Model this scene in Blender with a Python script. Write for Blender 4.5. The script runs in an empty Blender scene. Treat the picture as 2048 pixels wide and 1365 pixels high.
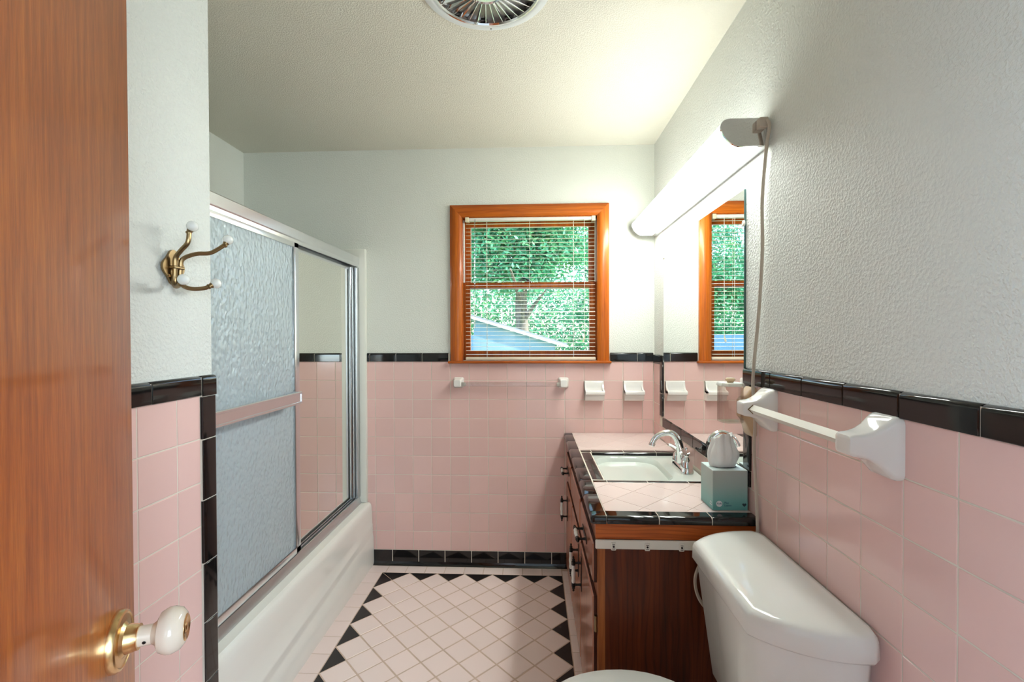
import bpy, bmesh, math, random
from mathutils import Vector, Matrix
random.seed(7)
PI = math.pi
S = bpy.context.scene
COL = S.collection

# ------------------------------------------------------------------ camera, world, lights, exposure
cd = bpy.data.cameras.new('camera')
cam = bpy.data.objects.new('camera', cd); COL.objects.link(cam)
cd.sensor_fit = 'HORIZONTAL'; cd.sensor_width = 36.0; cd.lens = 36.0*920.09/2048.0
cd.clip_start = 0.02; cd.clip_end = 200
CR = Vector((0.99901066, 0.04436665, -0.00305069))
CU = Vector((0.00253013, 0.01178456, 0.99992736))
CF = Vector((-0.04439938, 0.99894581, -0.01166065))
CP = Vector((0.91179, -2.62808, 1.33041))
m = Matrix.Identity(4)
for i, v in enumerate((CR, CU, -CF)):
    for k in range(3): m[k][i] = v[k]
for k in range(3): m[k][3] = CP[k]
cam.matrix_world = m
S.camera = cam

S.view_settings.view_transform = 'Standard'
S.view_settings.look = 'None'
S.view_settings.gamma = 1.0
S.view_settings.use_curve_mapping = False
S.view_settings.exposure = 0.54

w = bpy.data.worlds.new('world'); S.world = w; w.use_nodes = True
wn = w.node_tree.nodes; wl = w.node_tree.links
sky = wn.new('ShaderNodeTexSky'); sky.sky_type = 'NISHITA'; sky.sun_disc = False
sky.sun_elevation = math.radians(48); sky.sun_rotation = math.radians(80); sky.air_density = 1.0; sky.dust_density = 1.5
bg = wn['Background']; bg.inputs['Strength'].default_value = 0.9
wl.new(sky.outputs[0], bg.inputs[0])

def add_light(name, kind, loc, direction, energy, color, **kw):
    l = bpy.data.lights.new(name, kind); o = bpy.data.objects.new(name, l); COL.objects.link(o)
    o.location = loc; o.rotation_euler = Vector(direction).to_track_quat('-Z', 'Y').to_euler()
    l.energy = energy; l.color = color
    for k, v in kw.items(): setattr(l, k, v)
    return o
add_light('sun', 'SUN', (6, 2, 8), (-0.62, 0.30, -0.72), 9.0, (1.0, 0.95, 0.86), angle=0.01)
# fill lights added at invented openings in the unseen hall, for daylight from behind
add_light('hall_fill_right', 'AREA', (2.35, -4.28, 1.55), (0, 1, -0.02), 48.0, (0.70, 0.87, 1.0),
          shape='RECTANGLE', size=1.2, size_y=1.3)
add_light('hall_fill_left', 'AREA', (-0.85, -4.28, 1.55), (0, 1, -0.02), 62.0, (0.62, 0.82, 1.0),
          shape='RECTANGLE', size=1.2, size_y=1.3)

# ------------------------------------------------------------------ helpers
class MB:
    """collects geometry for one mesh object"""
    def __init__(s): s.v = []; s.f = []
    def add(s, vs, fs):
        n = len(s.v); s.v += [tuple(x) for x in vs]; s.f += [tuple(i+n for i in f) for f in fs]; return s
    def box(s, x0, x1, y0, y1, z0, z1, b=0.0):
        if x0 > x1: x0, x1 = x1, x0
        if y0 > y1: y0, y1 = y1, y0
        if z0 > z1: z0, z1 = z1, z0
        if b <= 0:
            vs = [(x, y, z) for x in (x0, x1) for y in (y0, y1) for z in (z0, z1)]
            return s.add(vs, [(0,1,3,2), (4,6,7,5), (0,4,5,1), (2,3,7,6), (0,2,6,4), (1,5,7,3)])
        bm = bmesh.new()
        bmesh.ops.create_cube(bm, size=1.0)
        for v in bm.verts:
            v.co = Vector(((x0+x1)/2 + v.co.x*(x1-x0), (y0+y1)/2 + v.co.y*(y1-y0), (z0+z1)/2 + v.co.z*(z1-z0)))
        bb = min(b, 0.49*min(x1-x0, y1-y0, z1-z0))
        bmesh.ops.bevel(bm, geom=list(bm.edges), offset=bb, segments=2 if b > 0.002 else 1, profile=0.6, affect='EDGES')
        bm.verts.index_update()
        s.add([v.co[:] for v in bm.verts], [[v.index for v in f.verts] for f in bm.faces]); bm.free(); return s
    def tube(s, pts, r, n=10, cap=True, flat=1.0, up=None):
        pts = [Vector(p) for p in pts]; rs = r if isinstance(r, (list, tuple)) else [r]*len(pts)
        rings = []; prev = None
        for i, p in enumerate(pts):
            if i == 0: t = pts[1]-p
            elif i == len(pts)-1: t = p-pts[i-1]
            else: t = (pts[i+1]-p).normalized() + (p-pts[i-1]).normalized()
            t.normalize()
            if prev is None:
                a = Vector(up) if up else (Vector((0,0,1)) if abs(t.z) < 0.9 else Vector((1,0,0)))
            else: a = prev
            a = (a - t*a.dot(t)).normalized(); b = t.cross(a); prev = a
            rings.append([p + a*(rs[i]*math.cos(2*PI*k/n)) + b*(rs[i]*flat*math.sin(2*PI*k/n)) for k in range(n)])
        return s.rings(rings, cap)
    def rings(s, rings, cap=True, closed=True):
        n = len(rings[0]); vs = [p for r_ in rings for p in r_]; fs = []
        for i in range(len(rings)-1):
            for k in range(n if closed else n-1):
                k2 = (k+1) % n
                fs.append((i*n+k, i*n+k2, (i+1)*n+k2, (i+1)*n+k))
        if cap:
            fs.append(tuple(range(n))[::-1]); fs.append(tuple((len(rings)-1)*n+k for k in range(n)))
        return s.add(vs, fs)
    def lathe(s, prof, c, axis=(0,0,1), n=24, cap=True):
        """prof: (radius, distance along axis)"""
        ax = Vector(axis).normalized(); a = ax.orthogonal().normalized(); b = ax.cross(a); c = Vector(c)
        rings = [[c + ax*h + a*(max(r, 1e-5)*math.cos(2*PI*k/n)) + b*(max(r, 1e-5)*math.sin(2*PI*k/n)) for k in range(n)] for r, h in prof]
        return s.rings(rings, cap)
    def ball(s, c, r, n=14, sc=(1,1,1)):
        c = Vector(c); rings = []
        for i in range(1, n//2+1):
            th = PI*i/(n//2+1)
            rings.append([c + Vector((sc[0]*r*math.sin(th)*math.cos(2*PI*k/n), sc[1]*r*math.sin(th)*math.sin(2*PI*k/n), -sc[2]*r*math.cos(th))) for k in range(n)])
        return s.rings(rings, True)
    def prism(s, poly, axis, a0, a1, cap=True):
        """poly of 2-D points extruded along an axis; for 'x' the points are (y,z), 'y' (x,z), 'z' (x,y)"""
        def P(p, t):
            return {'x': (t, p[0], p[1]), 'y': (p[0], t, p[1]), 'z': (p[0], p[1], t)}[axis]
        return s.rings([[P(p, a0) for p in poly], [P(p, a1) for p in poly]], cap)
    def off(s, d):
        d = Vector(d); s.v = [tuple(Vector(p)+d) for p in s.v]; return s
    def mesh(s, name, mat, smooth=True, ang=35):
        me = bpy.data.meshes.new(name); me.from_pydata(s.v, [], s.f); me.validate()
        bm = bmesh.new(); bm.from_mesh(me); bmesh.ops.recalc_face_normals(bm, faces=bm.faces); bm.to_mesh(me); bm.free()
        if mat: me.materials.append(mat)
        if smooth:
            me.polygons.foreach_set('use_smooth', [True]*len(me.polygons)); me.set_sharp_from_angle(angle=math.radians(ang))
        return me

def link(name, me, parent=None, loc=None):
    o = bpy.data.objects.new(name, me); COL.objects.link(o)
    if parent: o.parent = parent
    if loc is not None: o.location = loc
    return o
def tag(o, label=None, cat=None, group=None, kind=None):
    for k, v in (('label', label), ('category', cat), ('group', group), ('kind', kind)):
        if v: o[k] = v
    return o
def thing(name, loc, label, cat, group=None, rz=0.0):
    o = bpy.data.objects.new(name, None); COL.objects.link(o); o.location = loc; o.rotation_euler = (0, 0, rz)
    o.empty_display_size = 0.05
    return tag(o, label, cat, group)
def root_of(o):
    while o.parent: o = o.parent
    return o
def part(name, mb, mat, parent, label=None, world=True, ang=35, kind=None):
    """mb in world coordinates, unless world=False (then in the coordinates of the thing)"""
    if world and parent is not None:
        mb.off(-root_of(parent).location)
    o = link(name, mb.mesh(name, mat, ang=ang), parent)
    return tag(o, label, None, None, kind)
def solo(name, mb, mat, label, cat, loc, group=None, ang=35):
    mb.off(-Vector(loc)); o = link(name, mb.mesh(name, mat, ang=ang), None, loc)
    return tag(o, label, cat, group)
def struct(name, mb, mat, label=None, cat=None, ang=35):
    o = link(name, mb.mesh(name, mat, ang=ang)); return tag(o, label, cat, None, 'structure')
def copy_tree(o, parent=None):
    c = o.copy(); COL.objects.link(c); c.parent = parent
    for ch in list(o.children): copy_tree(ch, c)
    return c
def bez(p0, p1, p2, p3, n=12):
    p0, p1, p2, p3 = map(Vector, (p0, p1, p2, p3)); r = []
    for i in range(n+1):
        t = i/n; r.append(p0*(1-t)**3 + p1*3*t*(1-t)**2 + p2*3*t*t*(1-t) + p3*t**3)
    return r
def smooth_path(pts, n=8):
    pts = [Vector(p) for p in pts]; r = []
    for i in range(len(pts)-1):
        a = pts[max(i-1, 0)]; b = pts[i]; c = pts[i+1]; d = pts[min(i+2, len(pts)-1)]
        for k in range(n):
            t = k/n
            r.append(0.5*((2*b) + (c-a)*t + (2*a-5*b+4*c-d)*t*t + (3*b-a-3*c+d)*t**3))
    r.append(pts[-1]); return r
def rrect(hx, hy, r, n=4):
    """rounded rectangle outline centred at 0"""
    out = []
    for cx, cy, a0 in ((hx-r, hy-r, 0), (-hx+r, hy-r, 90), (-hx+r, -hy+r, 180), (hx-r, -hy+r, 270)):
        for k in range(n+1):
            a = math.radians(a0+90*k/n); out.append((cx+r*math.cos(a), cy+r*math.sin(a)))
    return out

# ------------------------------------------------------------------ materials
def srgb(r, g, b):
    f = lambda c: (c/255/12.92) if c/255 <= 0.04045 else ((c/255+0.055)/1.055)**2.4
    return (f(r), f(g), f(b), 1.0)
def base_mat(name, col, rough=0.5, metal=0.0, **kw):
    mt = bpy.data.materials.new(name); mt.use_nodes = True
    p = mt.node_tree.nodes['Principled BSDF']
    p.inputs['Base Color'].default_value = col; p.inputs['Roughness'].default_value = rough; p.inputs['Metallic'].default_value = metal
    for k, v in kw.items(): p.inputs[k].default_value = v
    return mt, mt.node_tree.nodes, mt.node_tree.links, p
def ramp(N, stops):
    r = N.new('ShaderNodeValToRGB'); cr = r.color_ramp
    while len(cr.elements) < len(stops): cr.elements.new(0.5)
    for e, (p, c) in zip(cr.elements, stops): e.position = p; e.color = c
    return r
def noise(N, L, coord, scale, detail=3, rough=0.5, mapscale=None, rot=None):
    t = N.new('ShaderNodeTexNoise'); t.inputs['Scale'].default_value = scale; t.inputs['Detail'].default_value = detail; t.inputs['Roughness'].default_value = rough
    src = coord
    if mapscale:
        mp = N.new('ShaderNodeMapping'); mp.inputs['Scale'].default_value = mapscale
        if rot: mp.inputs['Rotation'].default_value = rot
        L.new(coord, mp.inputs['Vector']); src = mp.outputs[0]
    L.new(src, t.inputs['Vector']); return t
def objco(N): return N.new('ShaderNodeTexCoord').outputs['Object']
def bump(N, L, p, height, strength, dist):
    b = N.new('ShaderNodeBump'); b.inputs['Strength'].default_value = strength; b.inputs['Distance'].default_value = dist
    L.new(height, b.inputs['Height']); L.new(b.outputs[0], p.inputs['Normal']); return b
def mixc(N, L, fac, a, b):
    mx = N.new('ShaderNodeMix'); mx.data_type = 'RGBA'
    for s_, v in ((0, fac), (6, a), (7, b)):
        if hasattr(v, 'is_output'): L.new(v, mx.inputs[s_])
        else: mx.inputs[s_].default_value = v
    return mx.outputs[2]

def plaster(name, c1, c2, scale=95, strength=0.5, dist=0.004):
    mt, N, L, p = base_mat(name, c1, 0.62)
    co = objco(N)
    n1 = noise(N, L, co, scale, 2, 0.45); n2 = noise(N, L, co, scale*2.9, 2, 0.5); n3 = noise(N, L, co, 1.3, 3)
    r = ramp(N, [(0.42, (0,0,0,1)), (0.62, (1,1,1,1))]); L.new(n1.outputs['Fac'], r.inputs[0])
    ad = N.new('ShaderNodeMath'); ad.operation = 'MULTIPLY_ADD'; L.new(n2.outputs['Fac'], ad.inputs[0]); ad.inputs[1].default_value = 0.5; L.new(r.outputs[0], ad.inputs[2])
    bump(N, L, p, ad.outputs[0], strength, dist)
    rr = ramp(N, [(0.35, c1), (0.7, c2)]); L.new(n3.outputs['Fac'], rr.inputs[0]); L.new(rr.outputs[0], p.inputs['Base Color'])
    return mt
M = {}
M['plaster'] = plaster('plaster', srgb(226,228,219), srgb(220,222,212), 150, 0.28, 0.0028)
M['plaster_rough'] = plaster('plaster_rough', srgb(226,228,222), srgb(220,222,216), 140, 0.42, 0.0040)
M['ceiling'] = plaster('ceiling_plaster', srgb(226,223,208), srgb(221,217,201), 190, 0.4, 0.003)

def tile_mat(name, c, rough, vary=0.06):
    mt, N, L, p = base_mat(name, c, rough)
    oi = N.new('ShaderNodeObjectInfo'); co = objco(N)
    n = noise(N, L, co, 9, 2)
    hsv = N.new('ShaderNodeHueSaturation'); hsv.inputs['Color'].default_value = c
    mr = N.new('ShaderNodeMapRange'); mr.inputs['To Min'].default_value = 1-vary/2; mr.inputs['To Max'].default_value = 1+vary/2
    L.new(oi.outputs['Random'], mr.inputs['Value']); L.new(mr.outputs[0], hsv.inputs['Value'])
    L.new(hsv.outputs[0], p.inputs['Base Color'])
    bump(N, L, p, n.outputs['Fac'], 0.12, 0.002)
    return mt
M['pink'] = tile_mat('pink_glazed_tile', srgb(230,192,184), 0.12)
M['pink_floor'] = tile_mat('pink_matte_floor_tile', srgb(241,222,216), 0.26)
M['pink_counter'] = tile_mat('pale_pink_counter_tile', srgb(226,206,200), 0.14)
M['black_tile'] = tile_mat('black_glazed_tile', srgb(22,20,20), 0.06, 0.2)
M['black_floor'] = tile_mat('black_floor_tile', srgb(24,23,24), 0.28, 0.2)
def grout_mat(name, c):
    mt, N, L, p = base_mat(name, c, 0.9); n = noise(N, L, objco(N), 14, 3)
    r = ramp(N, [(0.3, tuple(x*0.86 for x in c[:3])+(1,)), (0.7, c)]); L.new(n.outputs['Fac'], r.inputs[0]); L.new(r.outputs[0], p.inputs['Base Color'])
    return mt
M['grout'] = grout_mat('wall_grout', srgb(226,216,200))
M['grout_floor'] = grout_mat('floor_grout', srgb(210,184,166))

def wood(name, dark, mid, light, rough, along='z', scale=1.0, gloss=0.3, ring=0.5, vary=False):
    mt, N, L, p = base_mat(name, mid, rough)
    co = objco(N)
    ms = {'z': (26*scale, 26*scale, 1.3*scale), 'y': (26*scale, 1.3*scale, 26*scale), 'x': (1.3*scale, 26*scale, 26*scale)}[along]
    if name == 'varnished_door_veneer': ms = (150, 150, 8)
    n1 = noise(N, L, co, 1.0, 4, 0.6, ms)
    ms2 = tuple(v*6 for v in ms)
    n2 = noise(N, L, co, 1.0, 2, 0.6, ms2)
    wv = N.new('ShaderNodeTexWave'); wv.wave_type = 'BANDS'; wv.bands_direction = 'X' if along != 'x' else 'Z'
    mp = N.new('ShaderNodeMapping'); mp.inputs['Scale'].default_value = {'z': (1,1,0.22), 'y': (1,0.22,1), 'x': (0.22,1,1)}[along]
    L.new(co, mp.inputs['Vector']); L.new(mp.outputs[0], wv.inputs['Vector'])
    wv.inputs['Scale'].default_value = 22*scale; wv.inputs['Distortion'].default_value = 14; wv.inputs['Detail'].default_value = 2; wv.inputs['Detail Scale'].default_value = 0.7
    r1 = ramp(N, [(0.30, dark), (0.52, mid), (0.75, light)]); L.new(n1.outputs['Fac'], r1.inputs[0])
    r2 = ramp(N, [(0.35, (0.55,0.5,0.45,1)), (0.6, (1,1,1,1))]); L.new(n2.outputs['Fac'], r2.inputs[0])
    r3 = ramp(N, [(0.0, (0.62,0.55,0.5,1)), (0.35, (1,1,1,1))]); L.new(wv.outputs['Fac'], r3.inputs[0])
    mA = N.new('ShaderNodeMix'); mA.data_type = 'RGBA'; mA.blend_type = 'MULTIPLY'; mA.inputs[0].default_value = 0.35
    L.new(r1.outputs[0], mA.inputs[6]); L.new(r2.outputs[0], mA.inputs[7])
    mB = N.new('ShaderNodeMix'); mB.data_type = 'RGBA'; mB.blend_type = 'MULTIPLY'; mB.inputs[0].default_value = ring
    L.new(mA.outputs[2], mB.inputs[6]); L.new(r3.outputs[0], mB.inputs[7])
    L.new(mB.outputs[2], p.inputs['Base Color'])
    p.inputs['Coat Weight'].default_value = gloss*0.5; p.inputs['Coat Roughness'].default_value = 0.10; p.inputs['Specular IOR Level'].default_value = 0.3
    bump(N, L, p, n2.outputs['Fac'], 0.08, 0.001)
    return mt
M['door_wood'] = wood('varnished_door_veneer', srgb(152,72,14), srgb(178,90,20), srgb(198,112,34), 0.36, 'z', 2.6, 0.8, 0.06)
M['casing_wood'] = wood('orange_pine_casing', srgb(160,72,12), srgb(184,92,18), srgb(200,110,28), 0.35, 'z', 0.9, 0.4, 0.35)
M['casing_wood_x'] = wood('orange_pine_casing_across', srgb(160,72,12), srgb(184,92,18), srgb(200,110,28), 0.35, 'x', 0.9, 0.4, 0.45)
M['cab_side'] = wood('dark_stained_plywood', srgb(62,24,8), srgb(104,46,18), srgb(128,62,26), 0.45, 'z', 0.8, 0.12, 0.7)
M['cab_front'] = wood('stained_cabinet_front', srgb(140,76,46), srgb(172,100,64), srgb(192,118,80), 0.30, 'z', 0.9, 1.2, 0.25)
M['cab_rail'] = wood('stained_cabinet_rail', srgb(160,76,24), srgb(196,100,40), srgb(212,120,54), 0.4, 'x', 0.9, 0.3, 0.6)
M['cab_stile'] = wood('light_stained_stile', srgb(136,72,30), srgb(166,94,44), srgb(178,108,56), 0.45, 'z', 0.9, 0.2, 0.3)
M['cab_edge'] = wood('dark_door_edge', srgb(52,22,12), srgb(74,34,18), srgb(88,44,24), 0.45, 'z', 0.9, 0.2, 0.3)
M['cab_dark'] = base_mat('cabinet_gap_dark', srgb(30,16,10), 0.8)[0]

M['porcelain'] = base_mat('white_porcelain', srgb(232,232,226), 0.07)[0]
M['sink_white'] = base_mat('sink_glaze', srgb(206,212,204), 0.08)[0]
M['porcelain_warm'] = base_mat('glazed_white_ceramic', srgb(232,228,222), 0.09)[0]
M['white_enamel'] = base_mat('white_enamel_tub', srgb(232,230,222), 0.10)[0]
M['knob_white'] = base_mat('cream_porcelain_knob', srgb(226,212,194), 0.10)[0]
M['chrome'] = base_mat('chrome', (0.82,0.83,0.84,1), 0.06, 1.0)[0]
def brushed(name, c, rough):
    mt, N, L, p = base_mat(name, c, rough, 1.0)
    n = noise(N, L, objco(N), 1.0, 2, 0.5, (300, 6, 6)); bump(N, L, p, n.outputs['Fac'], 0.05, 0.001); return mt
M['aluminium'] = brushed('polished_aluminium', (0.80,0.81,0.83,1), 0.22)
M['satin'] = base_mat('satin_aluminium', (0.62,0.64,0.65,1), 0.42, 1.0)[0]
M['dark_metal'] = base_mat('dark_track_metal', (0.28,0.27,0.26,1), 0.35, 1.0)[0]
M['brass'] = base_mat('polished_brass', (0.80,0.55,0.27,1), 0.22, 1.0)[0]
M['old_brass'] = base_mat('antique_brass', (0.25,0.17,0.085,1), 0.34, 1.0)[0]
M['black_iron'] = base_mat('black_iron', srgb(30,26,24), 0.45, 0.4)[0]
M['white_plastic'] = base_mat('white_plastic', srgb(228,224,212), 0.35)[0]
M['cream_plastic'] = base_mat('cream_plastic', srgb(222,212,180), 0.4)[0]
M['slat'] = base_mat('cream_blind_slat', srgb(226,216,194), 0.4)[0]
M['white_paint'] = base_mat('white_painted_wood', srgb(226,226,216), 0.35)[0]
M['cord'] = base_mat('beige_cord', srgb(196,184,168), 0.5)[0]
M['rubber'] = base_mat('black_rubber', srgb(18,18,18), 0.6)[0]
M['mirror'] = base_mat('mirror_silver', (0.93,0.95,0.94,1), 0.0, 1.0)[0]
M['door_mirror'] = base_mat('old_door_mirror', (0.86,0.86,0.80,1), 0.0, 1.0)[0]
M['mirror_edge'] = base_mat('mirror_glass_edge', srgb(70,100,96), 0.1)[0]
M['diffuser'], N, L, p = base_mat('lit_lamp_diffuser', srgb(250,250,245), 0.4)
p.inputs['Emission Color'].default_value = (0.95, 1.0, 0.955, 1); p.inputs['Emission Strength'].default_value = 28.0
M['lamp_top'] = M['diffuser'].copy(); M['lamp_top'].name = 'lit_lamp_top'
M['lamp_top'].node_tree.nodes['Principled BSDF'].inputs['Emission Strength'].default_value = 3.0
M['lamp_bottom'] = M['diffuser'].copy(); M['lamp_bottom'].name = 'lit_lamp_bottom'
M['lamp_bottom'].node_tree.nodes['Principled BSDF'].inputs['Emission Strength'].default_value = 13.0
def clear_mat(name, tint, refl=0.08, rough=0.02):
    mt = bpy.data.materials.new(name); mt.use_nodes = True; N = mt.node_tree.nodes; L = mt.node_tree.links
    N.remove(N['Principled BSDF']); out = N['Material Output']
    t = N.new('ShaderNodeBsdfTransparent'); t.inputs[0].default_value = tint
    g = N.new('ShaderNodeBsdfGlossy'); g.inputs['Roughness'].default_value = rough
    lw = N.new('ShaderNodeLayerWeight'); lw.inputs['Blend'].default_value = 0.25
    mr = N.new('ShaderNodeMapRange'); mr.inputs['To Min'].default_value = refl*0.5; mr.inputs['To Max'].default_value = min(1, refl*6)
    L.new(lw.outputs['Fresnel'], mr.inputs['Value'])
    mx = N.new('ShaderNodeMixShader'); L.new(mr.outputs[0], mx.inputs[0]); L.new(t.outputs[0], mx.inputs[1]); L.new(g.outputs[0], mx.inputs[2])
    L.new(mx.outputs[0], out.inputs[0]); return mt
M['pane'] = clear_mat('window_glass', (0.93,0.97,0.96,1), 0.06)
M['acrylic'] = clear_mat('clear_acrylic', (0.90,0.90,0.90,1), 0.12, 0.05)
M['smoky'] = clear_mat('smoky_acrylic', (0.91,0.875,0.86,1), 0.07, 0.08)
def obscure():
    mt = bpy.data.materials.new('obscure_hammered_glass'); mt.use_nodes = True; N = mt.node_tree.nodes; L = mt.node_tree.links
    p = N['Principled BSDF']; out = N['Material Output']; co = objco(N)
    p.inputs['Base Color'].default_value = srgb(216,228,232); p.inputs['Roughness'].default_value = 0.22
    p.inputs['Transmission Weight'].default_value = 0.5; p.inputs['IOR'].default_value = 1.45
    v = N.new('ShaderNodeTexVoronoi'); v.feature = 'SMOOTH_F1'; v.inputs['Scale'].default_value = 1.0
    mp = N.new('ShaderNodeMapping'); mp.inputs['Scale'].default_value = (60, 88, 50)
    nz = noise(N, L, co, 30, 2); 
    va = N.new('ShaderNodeVectorMath'); va.operation = 'MULTIPLY_ADD'; va.inputs[1].default_value = (0.02,0.02,0.02)
    L.new(nz.outputs['Color'], va.inputs[0]); L.new(co, va.inputs[2]); L.new(va.outputs[0], mp.inputs['Vector']); L.new(mp.outputs[0], v.inputs['Vector'])
    bump(N, L, p, v.outputs['Distance'], 0.9, 0.006)
    return mt
M['obscure'] = obscure()
M['tissue'] = base_mat('white_tissue_paper', srgb(240,240,236), 0.9)[0]
def tissue_box_mat():
    mt, N, L, p = base_mat('printed_tissue_carton', srgb(150,190,186), 0.35)
    co = objco(N); sp = N.new('ShaderNodeSeparateXYZ'); L.new(co, sp.inputs[0])
    r = ramp(N, [(0.0, srgb(96,168,164)), (0.030, srgb(120,180,174)), (0.075, srgb(160,182,176)), (0.126, srgb(178,184,178))])
    L.new(sp.outputs['Z'], r.inputs[0]); L.new(r.outputs[0], p.inputs['Base Color']); return mt
M['carton'] = tissue_box_mat()
M['carton_top'] = base_mat('carton_top', srgb(214,232,228), 0.35)[0]
M['print_white'] = base_mat('white_print', srgb(230,236,236), 0.5)[0]
M['print_blue'] = base_mat('blue_print', srgb(30,96,120), 0.5)[0]
M['print_dark'] = base_mat('dark_print', srgb(24,56,66), 0.5)[0]
M['ceramic_tan'] = grout_mat('stained_cream_ceramic', srgb(208,180,146)); M['ceramic_tan'].node_tree.nodes['Principled BSDF'].inputs['Roughness'].default_value = 0.2
def leaf_mat():
    mt, N, L, p = base_mat('tree_leaves', srgb(88,150,96), 0.45)
    n = noise(N, L, objco(N), 2.2, 3)
    r = ramp(N, [(0.3, srgb(52,128,96)), (0.55, srgb(92,172,128)), (0.75, srgb(160,208,130))]); L.new(n.outputs['Fac'], r.inputs[0]); L.new(r.outputs[0], p.inputs['Base Color'])
    p.inputs['Transmission Weight'].default_value = 0.0
    tr = N.new('ShaderNodeBsdfTranslucent'); L.new(r.outputs[0], tr.inputs[0])
    mx = N.new('ShaderNodeMixShader'); mx.inputs[0].default_value = 0.4
    L.new(p.outputs[0], mx.inputs[1]); L.new(tr.outputs[0], mx.inputs[2]); L.new(mx.outputs[0], N['Material Output'].inputs[0]); return mt
M['leaf'] = leaf_mat()
M['bark'] = wood('tree_bark', srgb(84,74,66), srgb(112,102,92), srgb(140,128,116), 0.9, 'z', 0.4, 0.0, 0.5)
M['siding'] = base_mat('blue_grey_siding', srgb(112,138,152), 0.6)[0]
M['siding_dark'] = base_mat('blue_siding', srgb(80,116,146), 0.6)[0]
M['roofing'] = base_mat('grey_roof_shingle', srgb(120,122,126), 0.8)[0]
mt, N, L, p = base_mat('lawn', srgb(90,130,70), 0.9); n = noise(N, L, objco(N), 3, 4)
r = ramp(N, [(0.3, srgb(70,104,58)), (0.7, srgb(130,160,92))]); L.new(n.outputs['Fac'], r.inputs[0]); L.new(r.outputs[0], p.inputs['Base Color']); M['lawn'] = mt
M['hall_wall'] = base_mat('hall_paint', srgb(220,222,224), 0.7)[0]
M['hall_floor'] = wood('hall_floorboards', srgb(110,72,44), srgb(140,96,60), srgb(160,114,76), 0.4, 'y', 0.6, 0.2, 0.3)
M['fan_white'] = base_mat('white_painted_metal', srgb(222,226,224), 0.35)[0]
M['fan_dark'] = base_mat('fan_inside', srgb(70,48,40), 0.5)[0]

# ------------------------------------------------------------------ dimensions
P = 0.1095               # tile pitch
XR, YB, ZC = 1.595, 0.0, 2.405       # right tile face, back tile face, ceiling
XN, YN = 0.080, -1.463   # hook wall face and its free end
XA = -0.770              # far wall of the tub alcove
T = 0.008                # tile thickness
YF = -2.70               # wall behind the camera
BT = 1.1827              # top of the pink tiles
RT = 1.1745              # the same on the right wall
J = 0.0027               # joint
WX0, WX1, WZ0, WZ1 = 0.500, 1.290, 1.188, 2.012   # window opening

# ------------------------------------------------------------------ tile meshes
TILE_CACHE = {}
def tile_mesh(w_, h_, mat, t=0.006, b=0.0014):
    key = ('t', round(w_, 4), round(h_, 4), mat.name, t)
    if key not in TILE_CACHE:
        x, y = w_/2, h_/2
        ring = lambda d, z: [(-x+d, -y+d, z), (x-d, -y+d, z), (x-d, y-d, z), (-x+d, y-d, z)]
        bb = min(b, w_*0.2, h_*0.2)
        TILE_CACHE[key] = MB().rings([ring(0, 0), ring(0, t-bb), ring(bb*0.35, t-bb*0.3), ring(bb*1.2, t)]).mesh('tile', mat, ang=12)
    return TILE_CACHE[key]
def cap_mesh(l, h, mat, t=0.012, r=0.010):
    """bullnose: long side along x, rounded along +y"""
    key = ('c', round(l, 4), round(h, 4), mat.name, t)
    if key not in TILE_CACHE:
        prof = [(-h/2, 0), (-h/2, t-0.001), (-h/2+0.001, t)]
        for k in range(6):
            a = PI/2*(1-k/5); prof.append((h/2-r+r*math.cos(a), t-r+r*math.sin(a)))
        prof.append((h/2, 0))
        d = 0.0012
        def rg(x, ins): return [(x, y, max(z-ins, 0) if z > 0.001 else z) for y, z in prof]
        TILE_CACHE[key] = MB().rings([rg(-l/2, d), rg(-l/2+d, 0), rg(l/2-d, 0), rg(l/2, d)]).mesh('cap_tile', mat, ang=40)
    return TILE_CACHE[key]
def tri_mesh(pts, mat, t=0.006):
    key = ('3', tuple((round(a, 4), round(b, 4)) for a, b in pts), mat.name)
    if key not in TILE_CACHE:
        c = Vector((sum(p[0] for p in pts)/len(pts), sum(p[1] for p in pts)/len(pts)))
        def ring(k, z): return [tuple((c+(Vector(p)-c)*k))+(z,) for p in pts]
        TILE_CACHE[key] = MB().rings([ring(0.965, 0), ring(0.965, t-0.001), ring(0.945, t)]).mesh('tile', mat, ang=12)
    return TILE_CACHE[key]
def frame(u, v, n, loc):
    mm = Matrix.Identity(4)
    for i, a in enumerate((u, v, n)):
        for k in range(3): mm[k][i] = a[k]
    for k in range(3): mm[k][3] = loc[k]
    return mm
X_, Y_, Z_ = Vector((1,0,0)), Vector((0,1,0)), Vector((0,0,1))
AX = {'back': (X_, Z_, -Y_), 'right': (-Y_, Z_, -X_), 'hook': (Y_, Z_, X_), 'floor': (X_, Y_, Z_), 'alcove': (Y_, Z_, X_)}
def put(name, me, parent, axes, loc):
    o = bpy.data.objects.new(name, me); COL.objects.link(o); o.parent = parent
    u, v, n = axes
    jn = Vector((random.uniform(-1,1), random.uniform(-1,1), random.uniform(-1,1)))*0.004
    nn = (n+jn-n*jn.dot(n)).normalized(); uu = (u-nn*u.dot(nn)).normalized(); vv = nn.cross(uu)
    o.matrix_local = frame(uu, vv, nn, loc)
    return o
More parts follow.
